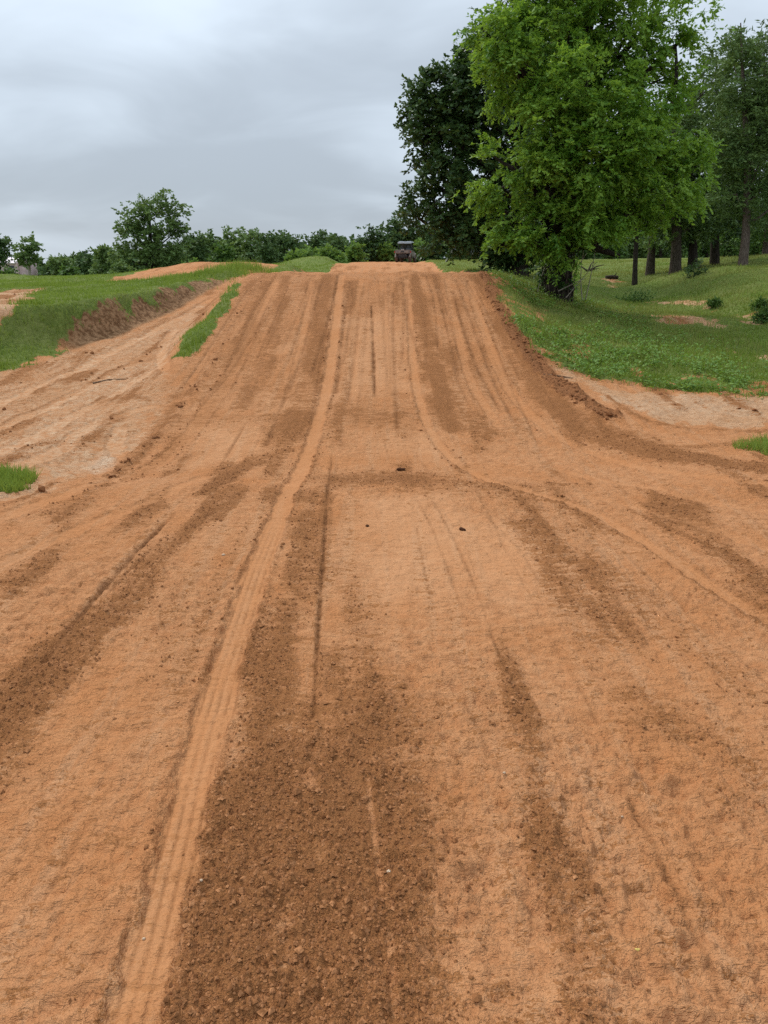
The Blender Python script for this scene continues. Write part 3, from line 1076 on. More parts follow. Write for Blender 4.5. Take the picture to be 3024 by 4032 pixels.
onk(dirt * np.clip(L * 1.3 - .2, 0, 1) * near, crumbs)
gz = gz + GM['ruth'] * smooth(30, 16, gy)


# tumbled windrows
def rubble(x, y, k):
    f3, r3 = worley(x * 8, y * 8, 95)
    return .03 + np.clip(1 - f3 * 1.3, 0, 1) * .08 * r3 * np.clip(.12 / sp[k] / 2.2 - .4, 0, 1) + (fbm(x * 9, y * 9, 96, 2) - .5) * .05


onk(GM['red'] * near, rubble)
# left lane and aprons: rougher
onk(dirt * GM['sand'] * near, lambda x, y, k: (fbm(x * 3.2, y * 3.2, 97, 4) - .5) * .09)
onk(GM['bank'], lambda x, y, k: (fbm(x * 4, y * 4, 98, 3) - .5) * .05)
onk(GM['grass'] * smooth(60, 25, gy), lambda x, y, k: (fbm(x * 3, y * 3, 99, 3) - .4) * .09)

GV = np.stack([gx, gy, gz], 1)
ii = np.arange(NR - 1)[:, None] * NC + np.arange(NC - 1)[None]
GF = np.stack([ii, ii + 1, ii + 1 + NC, ii + NC], -1).reshape(-1, 4)


def patch(name, fmask, label, kind='structure'):
    f = GF[fmask]
    used, inv = np.unique(f.ravel(), return_inverse=True)
    me = np_mesh(name, GV[used], inv.reshape(-1, 4), True, {k: GM[k][used] for k in ('loose', 'sand', 'grass', 'red', 'rut', 'bank', 'pale', 'line', 'bright', 'shoulder')})
    o = link(name, me, MAT_GROUND)
    return tag(o, label, kind=kind)


fc = GF[:, 0]
fg = GM['grass'][fc] > .5
fx, fy = gx[fc], gy[fc]
f_lane = (poly_sd(fx, fy, SAND_L) > -.1) & ~fg & (GM['red'][fc] < .5)
f_bank = (GM['bank'][fc] > .4) & ~fg & ~f_lane
f_track = ~fg & ~f_lane & ~f_bank
patch('dirt_track', f_track, 'groomed orange clay motocross track rising to a jump')
patch('side_path', f_lane, 'pale sandy lane running up beside the ramp')
patch('cut_bank', f_bank, 'bare brown earth face of the cut bank')
patch('ground', fg, 'grassy ground around the track')


# ------------------------------------------------------------------ loose soil lying on the track
def ico():
    p = (1 + 5 ** .5) / 2
    V = np.array([(-1, p, 0), (1, p, 0), (-1, -p, 0), (1, -p, 0), (0, -1, p), (0, 1, p), (0, -1, -p), (0, 1, -p), (p, 0, -1), (p, 0, 1), (-p, 0, -1), (-p, 0, 1)], float)
    V /= np.linalg.norm(V[0])
    F = np.array([(0, 11, 5), (0, 5, 1), (0, 1, 7), (0, 7, 10), (0, 10, 11), (1, 5, 9), (5, 11, 4), (11, 10, 2), (10, 7, 6), (7, 1, 8), (3, 9, 4), (3, 4, 2), (3, 2, 6), (3, 6, 8), (3, 8, 9),
                  (4, 9, 5), (2, 4, 11), (6, 2, 10), (8, 6, 7), (9, 8, 1)])
    return V, F


ICO_V, ICO_F = ico()
ROW_I = None


def ground_z(x, y):
    """height of the built ground sheet"""
    x = np.asarray(x, float)
    y = np.asarray(y, float)
    i = np.clip(np.searchsorted(ROW_Y, y) - 1, 0, NR - 2)
    fy_ = np.clip((y - ROW_Y[i]) / (ROW_Y[i + 1] - ROW_Y[i]), 0, 1)
    s_ = x / (y + APEX)
    j = np.clip(np.searchsorted(COL_S, s_) - 1, 0, NC - 2)
    fx_ = np.clip((s_ - COL_S[j]) / (COL_S[j + 1] - COL_S[j]), 0, 1)
    g = lambda a, b: gz[a * NC + b]
    return (g(i, j) * (1 - fx_) + g(i, j + 1) * fx_) * (1 - fy_) + (g(i + 1, j) * (1 - fx_) + g(i + 1, j + 1) * fx_) * fy_


def gmask(key, x, y):
    i = np.clip(np.searchsorted(ROW_Y, y), 0, NR - 1)
    j = np.clip(np.searchsorted(COL_S, x / (y + APEX)), 0, NC - 1)
    return GM[key][i * NC + j]


OCT_V = np.array([(1, 0, 0), (-1, 0, 0), (0, 1, 0), (0, -1, 0), (0, 0, 1), (0, 0, -1)], float)
OCT_F = np.array([(0, 2, 4), (2, 1, 4), (1, 3, 4), (3, 0, 4), (2, 0, 5), (1, 2, 5), (3, 1, 5), (0, 3, 5)])


def clods(x, y, rad, seed, flat=.75, shape=(ICO_V, ICO_F)):
    g = np.random.default_rng(seed)
    n = len(x)
    SV, SF = shape
    m_ = len(SV)
    V = SV[None] * (1 + g.normal(0, .25, (n, m_, 1)))
    V = V * g.uniform(.7, 1.3, (n, 1, 3)) * np.array([1, 1, flat])
    a = g.uniform(0, 6.283, n)
    ca, sa = np.cos(a)[:, None], np.sin(a)[:, None]
    X = V[:, :, 0] * ca - V[:, :, 1] * sa
    Y = V[:, :, 0] * sa + V[:, :, 1] * ca
    V = np.stack([X, Y, V[:, :, 2]], -1) * rad[:, None, None]
    V += np.stack([x, y, ground_z(x, y) + rad * .28], -1)[:, None]
    F = SF[None] + (np.arange(n) * m_)[:, None, None]
    return V.reshape(-1, 3), F.reshape(-1, 3), np.repeat(g.random(n), m_)


def clod_mat(name, a, b):
    m, nt = new_mat(name)
    t = NT(nt)
    P = t.pos()
    c = t.mix(t.attr('tint'), a, b)
    n = t.noise(P, 70, 3, .6)
    c = t.mix(t.step(n, .4, .65), c, tuple(v * .75 for v in a))
    t.out(t.principled(c, .95, .1, t.bump(n, .006)))
    return m


MAT_CRUMB = clod_mat('crumbly_clay', (.27, .113, .043), (.44, .20, .086))
MAT_RUBBLE = clod_mat('red_clay_lumps', (.20, .08, .031), (.37, .16, .066))
N = 150000
yy = np.exp(rng.uniform(math.log(1.3), math.log(9.5), N))
xx = rng.uniform(-.56, .56, N) * (yy + APEX)
pr = np.clip(gmask('loose', xx, yy) * 1.3 - .3, .002, 1) * (1 - gmask('rut', xx, yy) * .97) * (1 - gmask('grass', xx, yy))
k = rng.random(N) < pr * .62
xx, yy = xx[k], yy[k]
rad = np.exp(rng.normal(math.log(.0042), .38, len(xx))) * (1 + .09 * yy)
rad = np.minimum(rad, .02)
V, Fc, tint = clods(xx, yy, rad, 3, .8, (OCT_V, OCT_F))
tag(link('soil_crumbs', np_mesh('soil_crumbs', V, Fc, False, {'tint': tint}), MAT_CRUMB), 'loose brown clay crumbs strewn over the track', 'soil', kind='stuff')
# crumbs thrown up beside the tyre tracks, and lumps on the side paths
xs_, ys_, rs_ = [], [], []
for S, s, ribs in RUTS[:4]:
    n = 260 if S is RUTS[0][0] else 60
    q = rng.uniform(0, 1, n)
    q = q * (len(S.P) - 1)
    i = np.minimum(q.astype(int), len(S.P) - 2)
    f = (q - i)[:, None]
    p = S.P[i] * (1 - f) + S.P[i + 1] * f
    d = S.P[i + 1] - S.P[i]
    d /= np.linalg.norm(d, axis=1)[:, None]
    nrm = np.stack([-d[:, 1], d[:, 0]], 1)
    off = rng.choice([-1, 1], n) * (S.r[i] * 1.18 + np.abs(rng.normal(0, .03, n)))
    p = p + nrm * off[:, None]
    ok = p[:, 1] < 16
    xs_.append(p[ok, 0]); ys_.append(p[ok, 1]); rs_.append(np.exp(rng.normal(math.log(.006), .4, ok.sum())) * (1 + .05 * p[ok, 1]))
xx, yy, rad = map(np.concatenate, (xs_, ys_, rs_))
V, Fc, tint = clods(xx, yy, np.minimum(rad, .03), 4)
tag(link('rut_crumbs', np_mesh('rut_crumbs', V, Fc, True, {'tint': tint}), MAT_CRUMB), 'clay crumbs thrown up along the tyre tracks', 'soil', kind='stuff')
N = 60000
yy = np.exp(rng.uniform(math.log(6.5), math.log(22), N))
xx = rng.uniform(-.56, .56, N) * (yy + APEX)
pr = np.maximum(gmask('red', xx, yy) ** 2 * .6, gmask('sand', xx, yy) * np.clip(gmask('loose', xx, yy) - .25, 0, 1) * .12 * (1 - gmask('grass', xx, yy)))
k = rng.random(N) < pr
xx, yy = xx[k][:8000], yy[k][:8000]
rad = np.exp(rng.normal(math.log(.016), .45, len(xx)))
V, Fc, tint = clods(xx, yy, np.minimum(rad, .055), 5)
tag(link('windrow_rubble', np_mesh('windrow_rubble', V, Fc, False, {'tint': tint}), MAT_RUBBLE), 'red clay lumps heaped along the edges of the ramp', 'soil', kind='stuff')

MAT_CLOD_DARK = clod_mat('dark_moist_clod', (.075, .03, .014), (.14, .058, .026))
for u, v, r, lab in ((1578, 1853, .032, 'dark moist clod lying alone at the foot of the ramp'),
                     (1826, 2087, .024, 'small dark clod on smooth clay, nearer and right of centre'),
                     (1446, 2076, .018, 'tiny reddish clod on smooth clay beside the thin furrow')):
    p = unproject(u, v)
    g = np.random.default_rng(int(u))
    mb = MB()
    bV = []
    for j in range(4):
        c = np.array([g.normal(0, r * .55), g.normal(0, r * .3), r * (.35 + .2 * g.random())])
        mb.add(ICO_V * (1 + g.normal(0, .16, (12, 1))) * r * g.uniform(.45, .8) * np.array([1.2, 1, .8]) + c, ICO_F)
    o = mb.build('clod', MAT_CLOD_DARK, None, True)
    a_ = o.data.attributes.new('tint', 'FLOAT', 'POINT')
    o.location = (p[0], p[1], float(ground_z(p[0], p[1])) - .003)
    tag(o, lab, 'clod', 'single clods on the track')

# ------------------------------------------------------------------ leaves, grass
def unit(v):
    return v / (np.linalg.norm(v, axis=-1, keepdims=True) + 1e-9)


def leaf_quads(P, D, S, L, W):
    """diamond shaped leaves: base, side, tip, side"""
    n = len(P)
    L = np.broadcast_to(L, (n,))[:, None]
    W = np.broadcast_to(W, (n,))[:, None]
    N_ = np.cross(D, S)
    V = np.stack([P, P + D * L * .45 + S * W * .5 + N_ * W * .12, P + D * L, P + D * L * .45 - S * W * .5 + N_ * W * .12], 1)
    F = np.arange(n * 4).reshape(n, 4)
    return V.reshape(-1, 3), F


def crown_mesh(name, lobes, nclump, nspray, nleaf, L, W, clump_r, droop, seed, fill=.55, up=.15, flatn=.6, base=(0, 0, 0), tint_lo=0.0, spread=1.0, tvar=.15):
    g = np.random.default_rng(seed)
    lb = np.array(lobes, float)
    C, Rr = lb[:, :3], lb[:, 3:6]
    wgt = (Rr[:, 0] * Rr[:, 2] + Rr[:, 0] * Rr[:, 1] + Rr[:, 1] * Rr[:, 2]) * (lb[:, 6] if lb.shape[1] > 6 else 1)
    li = g.choice(len(lb), nclump, p=wgt / wgt.sum())
    dr = g.normal(size=(nclump, 3))
    dr[:, 2] += up
    dr = unit(dr)
    rad = fill + (1.04 - fill) * np.sqrt(g.random(nclump))
    cen = C[li] + dr * rad[:, None] * Rr[li]
    outw = unit(dr / Rr[li])
    ctint = g.normal(0, tvar, nclump)
    ci = np.repeat(np.arange(nclump), nspray)
    ns = len(ci)
    o = cen[ci] + g.normal(0, 1, (ns, 3)) * clump_r * np.array([.5, .5, .35])
    d = unit(outw[ci] * .75 + g.normal(0, .55 * spread, (ns, 3)) + np.array([0, 0, -droop * .6]))
    ln = clump_r * g.uniform(.7, 1.5, ns)
    si = np.repeat(np.arange(ns), nleaf)
    t = np.tile((np.arange(nleaf) + .5) / nleaf, ns)
    n = len(si)
    p = o[si] + d[si] * (t * ln[si])[:, None]
    p[:, 2] -= droop * .45 * t * t * ln[si]
    perp = unit(np.cross(d[si], np.array([0, 0, 1.0])))
    sg = np.where(np.arange(n) % 2 == 0, 1.0, -1.0)[:, None]
    ld = unit(d[si] * .5 + perp * sg * .75 + g.normal(0, .35 * spread, (n, 3)) + np.array([0, 0, -droop * .35]))
    nh = unit(np.array([0, 0, 1.0]) + g.normal(0, flatn, (n, 3)))
    S = unit(np.cross(ld, nh))
    sz = g.uniform(.7, 1.25, n)
    V, F = leaf_quads(p, ld, S, L * sz, W * sz)
    tint = np.clip(.5 + tint_lo + ctint[ci[si]] + g.normal(0, .16, n), 0, 1)
    return np_mesh(name, V - np.array(base), F, False, {'tint': np.repeat(tint, 4)}), cen


def bez(a, b, c, n=7):
    t = np.linspace(0, 1, n)[:, None]
    return a * (1 - t) ** 2 + 2 * b * t * (1 - t) + c * t * t


def make_tree(name, label, base, trunk, radii, lobes, leaf, mats, seed, group=None, cat='tree', subs=40, limb_r=.35, lobe_limbs=True, sides=9):
    """base: ground point; trunk: world points; lobes: world ellipsoids; leaf: settings of crown_mesh"""
    g = np.random.default_rng(seed + 500)
    base = np.array(base, float)
    root = empty(name, base)
    tag(root, label, cat, group)
    T = np.array(trunk, float) - base
    mb = MB()
    mb.tube(T, radii, sides)
    far = sides < 8
    if not far:
        mb.build('trunk', mats[0], root, True)
    lobes = np.array(lobes, float)
    cm, cen = crown_mesh('crown', lobes, base=base, seed=seed, **leaf)
    link('crown', cm, mats[1], root)
    cen = cen - base
    if subs or lobe_limbs:
        br = mb if far else MB()
        ends = []
        hts = T[:, 2]
        if lobe_limbs:
            for q in lobes:
                c = q[:3] - base
                h = np.clip(c[2] - .55 * np.hypot(c[0] - T[-1][0], c[1] - T[-1][1]) - .1 * c[2], hts[0] + .22 * (hts[-1] - hts[0]), hts[-1])
                s = np.array([np.interp(h, hts, T[:, i]) for i in range(3)])
                r0 = np.interp(h, hts, radii) * limb_r * 1.5
                mid = (s + c) / 2 + np.array([0, 0, -.12 * np.linalg.norm(c - s)]) + g.normal(0, .08, 3) * np.linalg.norm(c - s)
                p = bez(s, mid, c)
                br.tube(p, np.linspace(r0, r0 * .3, 7), 6, False)
                ends.append((p, r0))
        for kk in g.choice(len(cen), min(subs, len(cen)), replace=False):
            c = cen[kk]
            if ends:
                best = min(ends, key=lambda e_: np.linalg.norm(e_[0][4] - c))
                s = best[0][g.integers(2, 6)]
                r0 = best[1] * .38
            else:
                h = np.clip(c[2] - .3 * np.hypot(c[0], c[1]), hts[0] + .3 * (hts[-1] - hts[0]), hts[-1])
                s = np.array([np.interp(h, hts, T[:, i]) for i in range(3)])
                r0 = np.interp(h, hts, radii) * limb_r
            mid = (s + c) / 2 + g.normal(0, .1, 3) * np.linalg.norm(c - s)
            br.tube(bez(s, mid, c, 5), np.linspace(r0, r0 * .2, 5), 4, False)
        br.build('trunk' if far else 'branches', mats[0], root, True)
    return root


def px_lobes(y0, rows_):
    out = []
    for r in rows_:
        u, v, ru, rv = r[:4]
        dy = r[4] if len(r) > 4 else 0
        ry = r[5] if len(r) > 5 else .9
        w = r[6] if len(r) > 6 else 1.0
        c = at_depth(u, v, y0 + dy)
        sc = (y0 + dy) * CP / F_PX * 1.03
        out.append((c[0], c[1], c[2], ru * sc, (ru + rv) * .5 * sc * ry, rv * sc, w))
    return out


LEAF_ELM = leaf_mat('fresh_elm_leaf', (.080, .190, .020), (.225, .365, .050), .42, .25, .5)
LEAF_OAK = leaf_mat('dark_oak_leaf', (.024, .058, .015), (.075, .135, .034), .22, .3, .45)
LEAF_PINE = leaf_mat('pine_needles', (.056, .110, .029), (.140, .212, .056), .2, .2, .55)
LEAF_MID = leaf_mat('mid_green_leaf', (.040, .090, .018), (.110, .190, .042), .3, .2, .55)
LEAF_FAR_HAZED = leaf_mat('far_wood_hazed_leaf', (.075, .135, .040), (.170, .245, .078), .25, .15, .6)  # green lightened to stand in for distance haze
LEAF_FAR_DARK_HAZED = leaf_mat('far_dark_hazed_leaf', (.050, .098, .036), (.118, .182, .062), .2, .15, .6)  # darker far foliage, with air haze mixed into its colour
LEAF_LIGHT = leaf_mat('pale_willow_leaf', (.085, .165, .030), (.180, .280, .065), .35, .15, .6)
LEAF_VINE = leaf_mat('vine_leaf', (.022, .060, .012), (.075, .150, .030), .25, .3, .45)
GRASS_LUSH = leaf_mat('lush_grass', (.115, .180, .022), (.235, .315, .058), .3, .15, .6)
GRASS_DRY = leaf_mat('seeding_grass', (.165, .205, .042), (.290, .305, .092), .3, .12, .65)
LEAF_WEED = leaf_mat('broad_weed_leaf', (.085, .170, .025), (.190, .305, .052), .3, .25, .5)


def blades(x, y, h, w, seed, lean=.35, z=None, mat_tint=0.0):
    g = np.random.default_rng(seed)
    n = len(x)
    a = g.uniform(0, 6.283, n)
    b = g.uniform(0, 6.283, n)
    P = np.stack([x, y, (ground_z(x, y) if z is None else z) - .015], 1)
    sd_ = np.stack([np.cos(a), np.sin(a), a * 0], 1) * (w * .5)[:, None]
    tip = np.stack([np.cos(b) * lean * h * g.random(n), np.sin(b) * lean * h * g.random(n), h], 1)
    V = np.stack([P - sd_, P + sd_, P + tip], 1).reshape(-1, 3)
    clump = fbm(x * 1.6, y * 1.6, 77, 3)
    tint = np.clip(.5 + mat_tint + (clump - .5) * 1.6 + g.normal(0, .16, n), 0, 1)
    return V, np.arange(n * 3).reshape(n, 3), np.repeat(tint, 3)


def scatter(n, y0, y1, mask_fn, smax=.57):
    y = np.exp(rng.uniform(math.log(y0), math.log(y1), n))
    x = rng.uniform(-smax, smax, n) * (y + APEX)
    m = mask_fn(x, y)
    k = rng.random(n) < m
    return x[k], y[k]


def m_right(x, y):
    return gmask('grass', x, y) * (x > 1.5)


def m_left(x, y):
    return gmask('grass', x, y) * (x < -1.5)


dry_field = lambda x, y: smooth(.36, .54, fbm(x * .35, y * .3, 120, 3)) * smooth(11, 17, y)
# turf right of the ramp
x, y = scatter(330000, 10, 60, lambda x, y: m_right(x, y) * (1 - .75 * dry_field(x, y)))
h = rng.uniform(.035, .11, len(x)) * (1 + .9 * smooth(.5, .7, fbm(x * .7, y * .7, 130, 3))) * (1 - .35 * smooth(20, 30, y))
V, Fb, tint = blades(x, y, h, .010 + .0006 * y, 21)
tag(link('grass_right_bank', np_mesh('grass', V, Fb, False, {'tint': tint}), GRASS_LUSH), 'lush green grass on the bank right of the ramp', 'grass', kind='stuff')
x, y = scatter(260000, 11, 60, lambda x, y: m_right(x, y) * dry_field(x, y))
V, Fb, tint = blades(x, y, rng.uniform(.05, .14, len(x)), .010 + .0006 * y, 22)
tag(link('seeding_grass', np_mesh('seeding_grass', V, Fb, False, {'tint': tint}), GRASS_DRY), 'yellowish seeding grass on the slopes below the pines', 'grass', kind='stuff')
# turf on the left plateau, the wedge beside the ramp and the tufts
x, y = scatter(330000, 9, 60, m_left)
h = rng.uniform(.03, .10, len(x)) * (1 + .8 * smooth(.5, .7, fbm(x * .7, y * .7, 131, 3)))
V, Fb, tint = blades(x, y, h, .010 + .0006 * y, 23)
tag(link('grass_left_plateau', np_mesh('grass', V, Fb, False, {'tint': tint}), GRASS_LUSH), 'bright green grass on the plateau and bank left of the lane', 'grass', kind='stuff')
# taller grass at the lip of the ramp and the two tufts in front
xs_, ys_, hs_ = [], [], []
for n, cx_, cy_, rx_, ry_, h0, h1 in ((1700, -4.6, 25.5, 1.0, 2.0, .12, .34), (1200, -5.6, 23.5, 1.2, 1.5, .08, .2)):
    xs_.append(rng.normal(cx_, rx_ * .5, n)); ys_.append(rng.normal(cy_, ry_ * .5, n)); hs_.append(rng.uniform(h0, h1, n))
xx, yy, hh = map(np.concatenate, (xs_, ys_, hs_))
V, Fb, tint = blades(xx, yy, hh, np.full(len(xx), .022), 24, .5, mat_tint=.12)
tag(link('tall_grass', np_mesh('tall_grass', V, Fb, False, {'tint': tint}), GRASS_LUSH), 'tall grass standing at the lip left of the ramp crest', 'grass', kind='stuff')
for P_, n, lab in ((TUFT_L, 10000, 'bright green grass tuft on sand at the left edge'), (TUFT_R, 2600, 'small green grass tuft on sand at the right edge')):
    lo_, hi_ = P_.min(0), P_.max(0)
    xx = rng.uniform(lo_[0], hi_[0], n); yy = rng.uniform(lo_[1], hi_[1], n)
    k = poly_sd(xx, yy, P_) + (fbm(xx * 3, yy * 3, 7, 3) - .5) * .6 > 0
    xx, yy = xx[k], yy[k]
    V, Fb, tint = blades(xx, yy, rng.uniform(.03, .15, len(xx)), np.full(len(xx), .012), 25, .9, mat_tint=.05)
    tag(link('grass_tuft', np_mesh('grass_tuft', V, Fb, False, {'tint': tint}), GRASS_LUSH), lab, 'grass', kind='stuff')


# broad-leaved weeds on the right bank
def weeds(x, y, hgt, nleaf, L, seed):
    g = np.random.default_rng(seed)
    n = len(x)
    ci = np.repeat(np.arange(n), nleaf)
    m = len(ci)
    z0 = ground_z(x, y)
    a = g.uniform(0, 6.283, m)
    el = g.uniform(-.2, .8, m)
    D = np.stack([np.cos(a) * np.cos(el), np.sin(a) * np.cos(el), np.sin(el)], 1)
    P = np.stack([x[ci] + g.normal(0, .05, m), y[ci] + g.normal(0, .05, m), z0[ci] + hgt[ci] * g.random(m)], 1)
    S = unit(np.cross(D, np.array([0, 0, 1.0]) + g.normal(0, .35, (m, 3))))
    V, F = leaf_quads(P, D, S, L * g.uniform(.6, 1.3, m), L * .6 * g.uniform(.6, 1.3, m))
    t = np.clip(.5 + g.normal(0, .15, n)[ci] + g.normal(0, .12, m), 0, 1)
    return V, F, np.repeat(t, 4)


def m_weed(x, y):
    near_edge = smooth(4.6, 1.2, x - 2.4 - np.maximum(0, 13 - y) * .6) * smooth(25, 20, y)
    return m_right(x, y) * np.clip(near_edge * smooth(.36, .52, fbm(x * .9, y * .9, 140, 3)), 0, 1)


x, y = scatter(27000, 10.3, 26, m_weed)
V, Fb, tint = weeds(x, y, rng.uniform(.04, .22, len(x)), 7, .06, 31)
tag(link('weeds', np_mesh('weeds', V, Fb, False, {'tint': tint}), LEAF_WEED), 'broad leaved green weeds on the bank beside the ramp', 'weeds', kind='stuff')

# ------------------------------------------------------------------ near trees
b = unproject(2195, 1178)
Y0 = b[1]
lobes = px_lobes(Y0, [
    (2190, 150, 190, 120), (2000, 170, 110, 90, -.5), (2400, 200, 180, 120, .4), (2080, 300, 170, 90, -.7), (2290, 330, 190, 110, -1.1), (2520, 370, 170, 120, .2), (2230, 470, 140, 80, -1.4), (2420, 520, 190, 100, -1.2),
    (2620, 520, 140, 110, .2), (2180, 590, 120, 65, -1.5), (2020, 640, 110, 70, -1.0), (2320, 650, 170, 90, -1.6), (2560, 680, 170, 100, -.6), (2700, 640, 70, 80, .2),
    (1975, 750, 95, 70, -.8), (2150, 740, 130, 75, -1.5), (2330, 790, 150, 75, -1.3), (2520, 810, 130, 70, -.5), (2660, 780, 75, 60, 0), (2010, 860, 90, 60, -.9), (2170, 880, 110, 65, -1.5),
    (1975, 960, 85, 42, -1.1), (2100, 960, 70, 45, -1.4), (2330, 900, 90, 60, -1.2), (2480, 900, 80, 50, -.4), (2440, 1010, 38, 50, -.6, .9, .7), (2240, 980, 60, 45, -1.3, .9, .7),
    (2350, 30, 220, 100), (1900, 110, 50, 50, 0, .9, .5), (2600, 200, 110, 100, .5, .9, .7), (2600, 40, 130, 80, .6, .9, .3), (2720, 110, 70, 60, .6, .9, .25), (2300, -120, 230, 110)])
tr = [b + (0, 0, -.1), b + (.05, .1, .5), at_depth(2210, 1000, Y0 + .1), at_depth(2235, 800, Y0 + .2), at_depth(2270, 560, Y0 + .2), at_depth(2300, 330, Y0 + .3), at_depth(2310, 120, Y0 + .3), at_depth(2310, -40, Y0 + .3)]
elm = make_tree('elm_tree', 'tall bright green leafy tree with vine covered trunk beside the ramp', b, tr, [.36, .30, .27, .25, .2, .14, .09, .03], lobes,
                dict(nclump=500, nspray=13, nleaf=15, L=.105, W=.054, clump_r=.275, droop=.5, fill=.5, flatn=.6, tvar=.24), (MAT_BARK_DARK, LEAF_ELM), 101, subs=140, limb_r=.42)
# vines and suckers on the trunk
mb = MB()
g = np.random.default_rng(8)
for i in range(26):
    a, r0 = g.uniform(0, 6.28), g.uniform(.3, .42)
    p = [(math.cos(a + .5 * math.sin(t * 2 + i)) * (r0 + g.normal(0, .03) + .12 * t / 2.4 * g.random()), math.sin(a + .5 * math.sin(t * 2 + i)) * (r0 + g.normal(0, .03)), t) for t in np.linspace(-.05, g.uniform(1.2, 2.6), 9)]
    mb.tube(p, np.linspace(.02, .008, 9), 4, False)
mb.build('vine_stems', MAT_BARK, elm, True)
lb = [(0, 0, 1.0, .48, .48, 1.0, 1), (-.25, -.1, .5, .45, .4, .5, 1), (-.1, -.1, 1.9, .6, .5, .7, 1), (-.55, 0, 1.2, .25, .25, .5, .7)]
link('vine_leaves', crown_mesh('vine_leaves', lb, 90, 4, 9, .085, .06, .16, .8, 9, fill=.6)[0], LEAF_VINE, elm)
mb = MB()
for p0, p1 in (((.1, -.45, .05), (.75, -.5, .85)), ((-.1, -.5, .2), (.55, -.45, .5)), ((.5, -.4, .0), (.42, -.5, 1.1)), ((.6, -.3, .0), (.75, -.35, 1.4)), ((-.55, -.3, 0), (-.35, -.45, .9)), ((.2, -.5, .5), (.5, -.5, 1.05))):
    p0, p1 = np.array(p0), np.array(p1)
    mb.tube(bez(p0, (p0 + p1) / 2 + g.normal(0, .05, 3), p1, 5), np.linspace(.013, .006, 5), 4, False)
mb.build('dead_stems', MAT_BARK_PALE, elm, True)

b = unproject(2046, 1086)
Y1 = b[1]
Y1 = max(Y1, 27.0)
b = np.array([*at_depth(2046, 1080, Y1)[:2], 0]); b[2] = float(ground_z(b[0], b[1]))
lobes = px_lobes(Y1, [
    (2000, 150, 90, 70), (2090, 90, 120, 70), (1940, 190, 90, 60), (1730, 660, 90, 50), (1700, 400, 90, 70), (1660, 690, 60, 50), (1790, 320, 90, 55), (1670, 480, 60, 60),
    (1930, 260, 110, 100), (1790, 400, 130, 90), (1900, 420, 170, 150), (1720, 480, 90, 90), (1790, 560, 140, 90), (1680, 560, 60, 60), (1930, 620, 190, 170), (1760, 740, 130, 80, -.5),
    (1690, 800, 80, 60), (1720, 900, 110, 75), (1640, 850, 45, 40), (1850, 890, 140, 100), (1960, 820, 140, 170), (2080, 500, 200, 250), (2120, 250, 170, 150), (2150, 780, 170, 170), (1960, 985, 90, 50),
    (1990, 1030, 60, 40), (2060, 950, 120, 80), (2000, 180, 60, 40), (1850, 310, 70, 50)])
tr = [b + (0, 0, -.15), b + (0, 0, .5), at_depth(2048, 980, Y1), at_depth(2050, 820, Y1), at_depth(2040, 600, Y1), at_depth(2030, 400, Y1), at_depth(2030, 230, Y1)]
make_tree('oak_tree', 'large dark green oak behind the bright tree, leaning over the ramp edge', b, tr, [.40, .30, .27, .24, .18, .11, .05], lobes,
          dict(nclump=760, nspray=8, nleaf=11, L=.17, W=.105, clump_r=.34, droop=.25, fill=.45, flatn=.8), (MAT_BARK_DARK, LEAF_OAK), 103, subs=80)


# ------------------------------------------------------------------ grove on the right hill
def ground_base(u, v, y):
    p = at_depth(u, v, y)
    return np.array([p[0], p[1], float(ground_z(p[0], p[1]))])


def grove(name, label, u, y, w_base, top_v, lob, leaf, mats, seed, lean=0, rr=None, subs=30):
    bb = ground_base(u, 1050, y)
    top = at_depth(u + lean, top_v, y)
    H_ = top[2] - bb[2]
    ts = np.linspace(0, 1, 8)
    tr_ = [bb + (top - bb) * np.array([t_ ** 1.3, 1, t_]) + np.array([.08 * math.sin(t_ * 5 + seed), 0, -.1 if t_ == 0 else 0]) for t_ in ts]
    rads = np.interp(ts, [0, .06, .5, 1], [w_base * 1.25, w_base, w_base * .7, w_base * .12])
    return make_tree(name, label, bb, tr_, rads, px_lobes(y, lob), leaf, mats, seed, 'grove of trees on the right hill', subs=subs, limb_r=.28, sides=7)


grove('pine_tree', 'tall pine with straight grey trunk, nearest of the right grove', 2925, 31.0, .165, 90,
      [(2960, 330, 110, 90), (2890, 250, 80, 60, 0, .9, .6), (3010, 200, 100, 70, 0, .9, .7), (2930, 480, 130, 80), (3060, 420, 120, 100), (2870, 600, 90, 60), (2990, 640, 150, 90), (2900, 760, 110, 60), (3050, 800, 120, 80), (2960, 150, 80, 60, 0, .9, .5), (3080, 620, 110, 90)],
      dict(nclump=330, nspray=8, nleaf=9, L=.19, W=.05, clump_r=.30, droop=.1, fill=.3, flatn=1.2, spread=1.2), (MAT_BARK_PINE, LEAF_PINE), 201)
grove('oak_tree', 'thick trunked dark tree with a dead stub, left of the pine', 2655, 35.0, .23, 250,
      [(2700, 560, 130, 110), (2620, 640, 100, 90), (2760, 700, 120, 90), (2680, 800, 140, 80), (2800, 420, 100, 140), (2840, 260, 90, 90, 0, .9, .7), (2600, 860, 90, 60), (2740, 880, 110, 60)],
      dict(nclump=200, nspray=7, nleaf=10, L=.17, W=.09, clump_r=.36, droop=.3, fill=.4, flatn=1.0), (MAT_BARK, LEAF_PINE), 202)
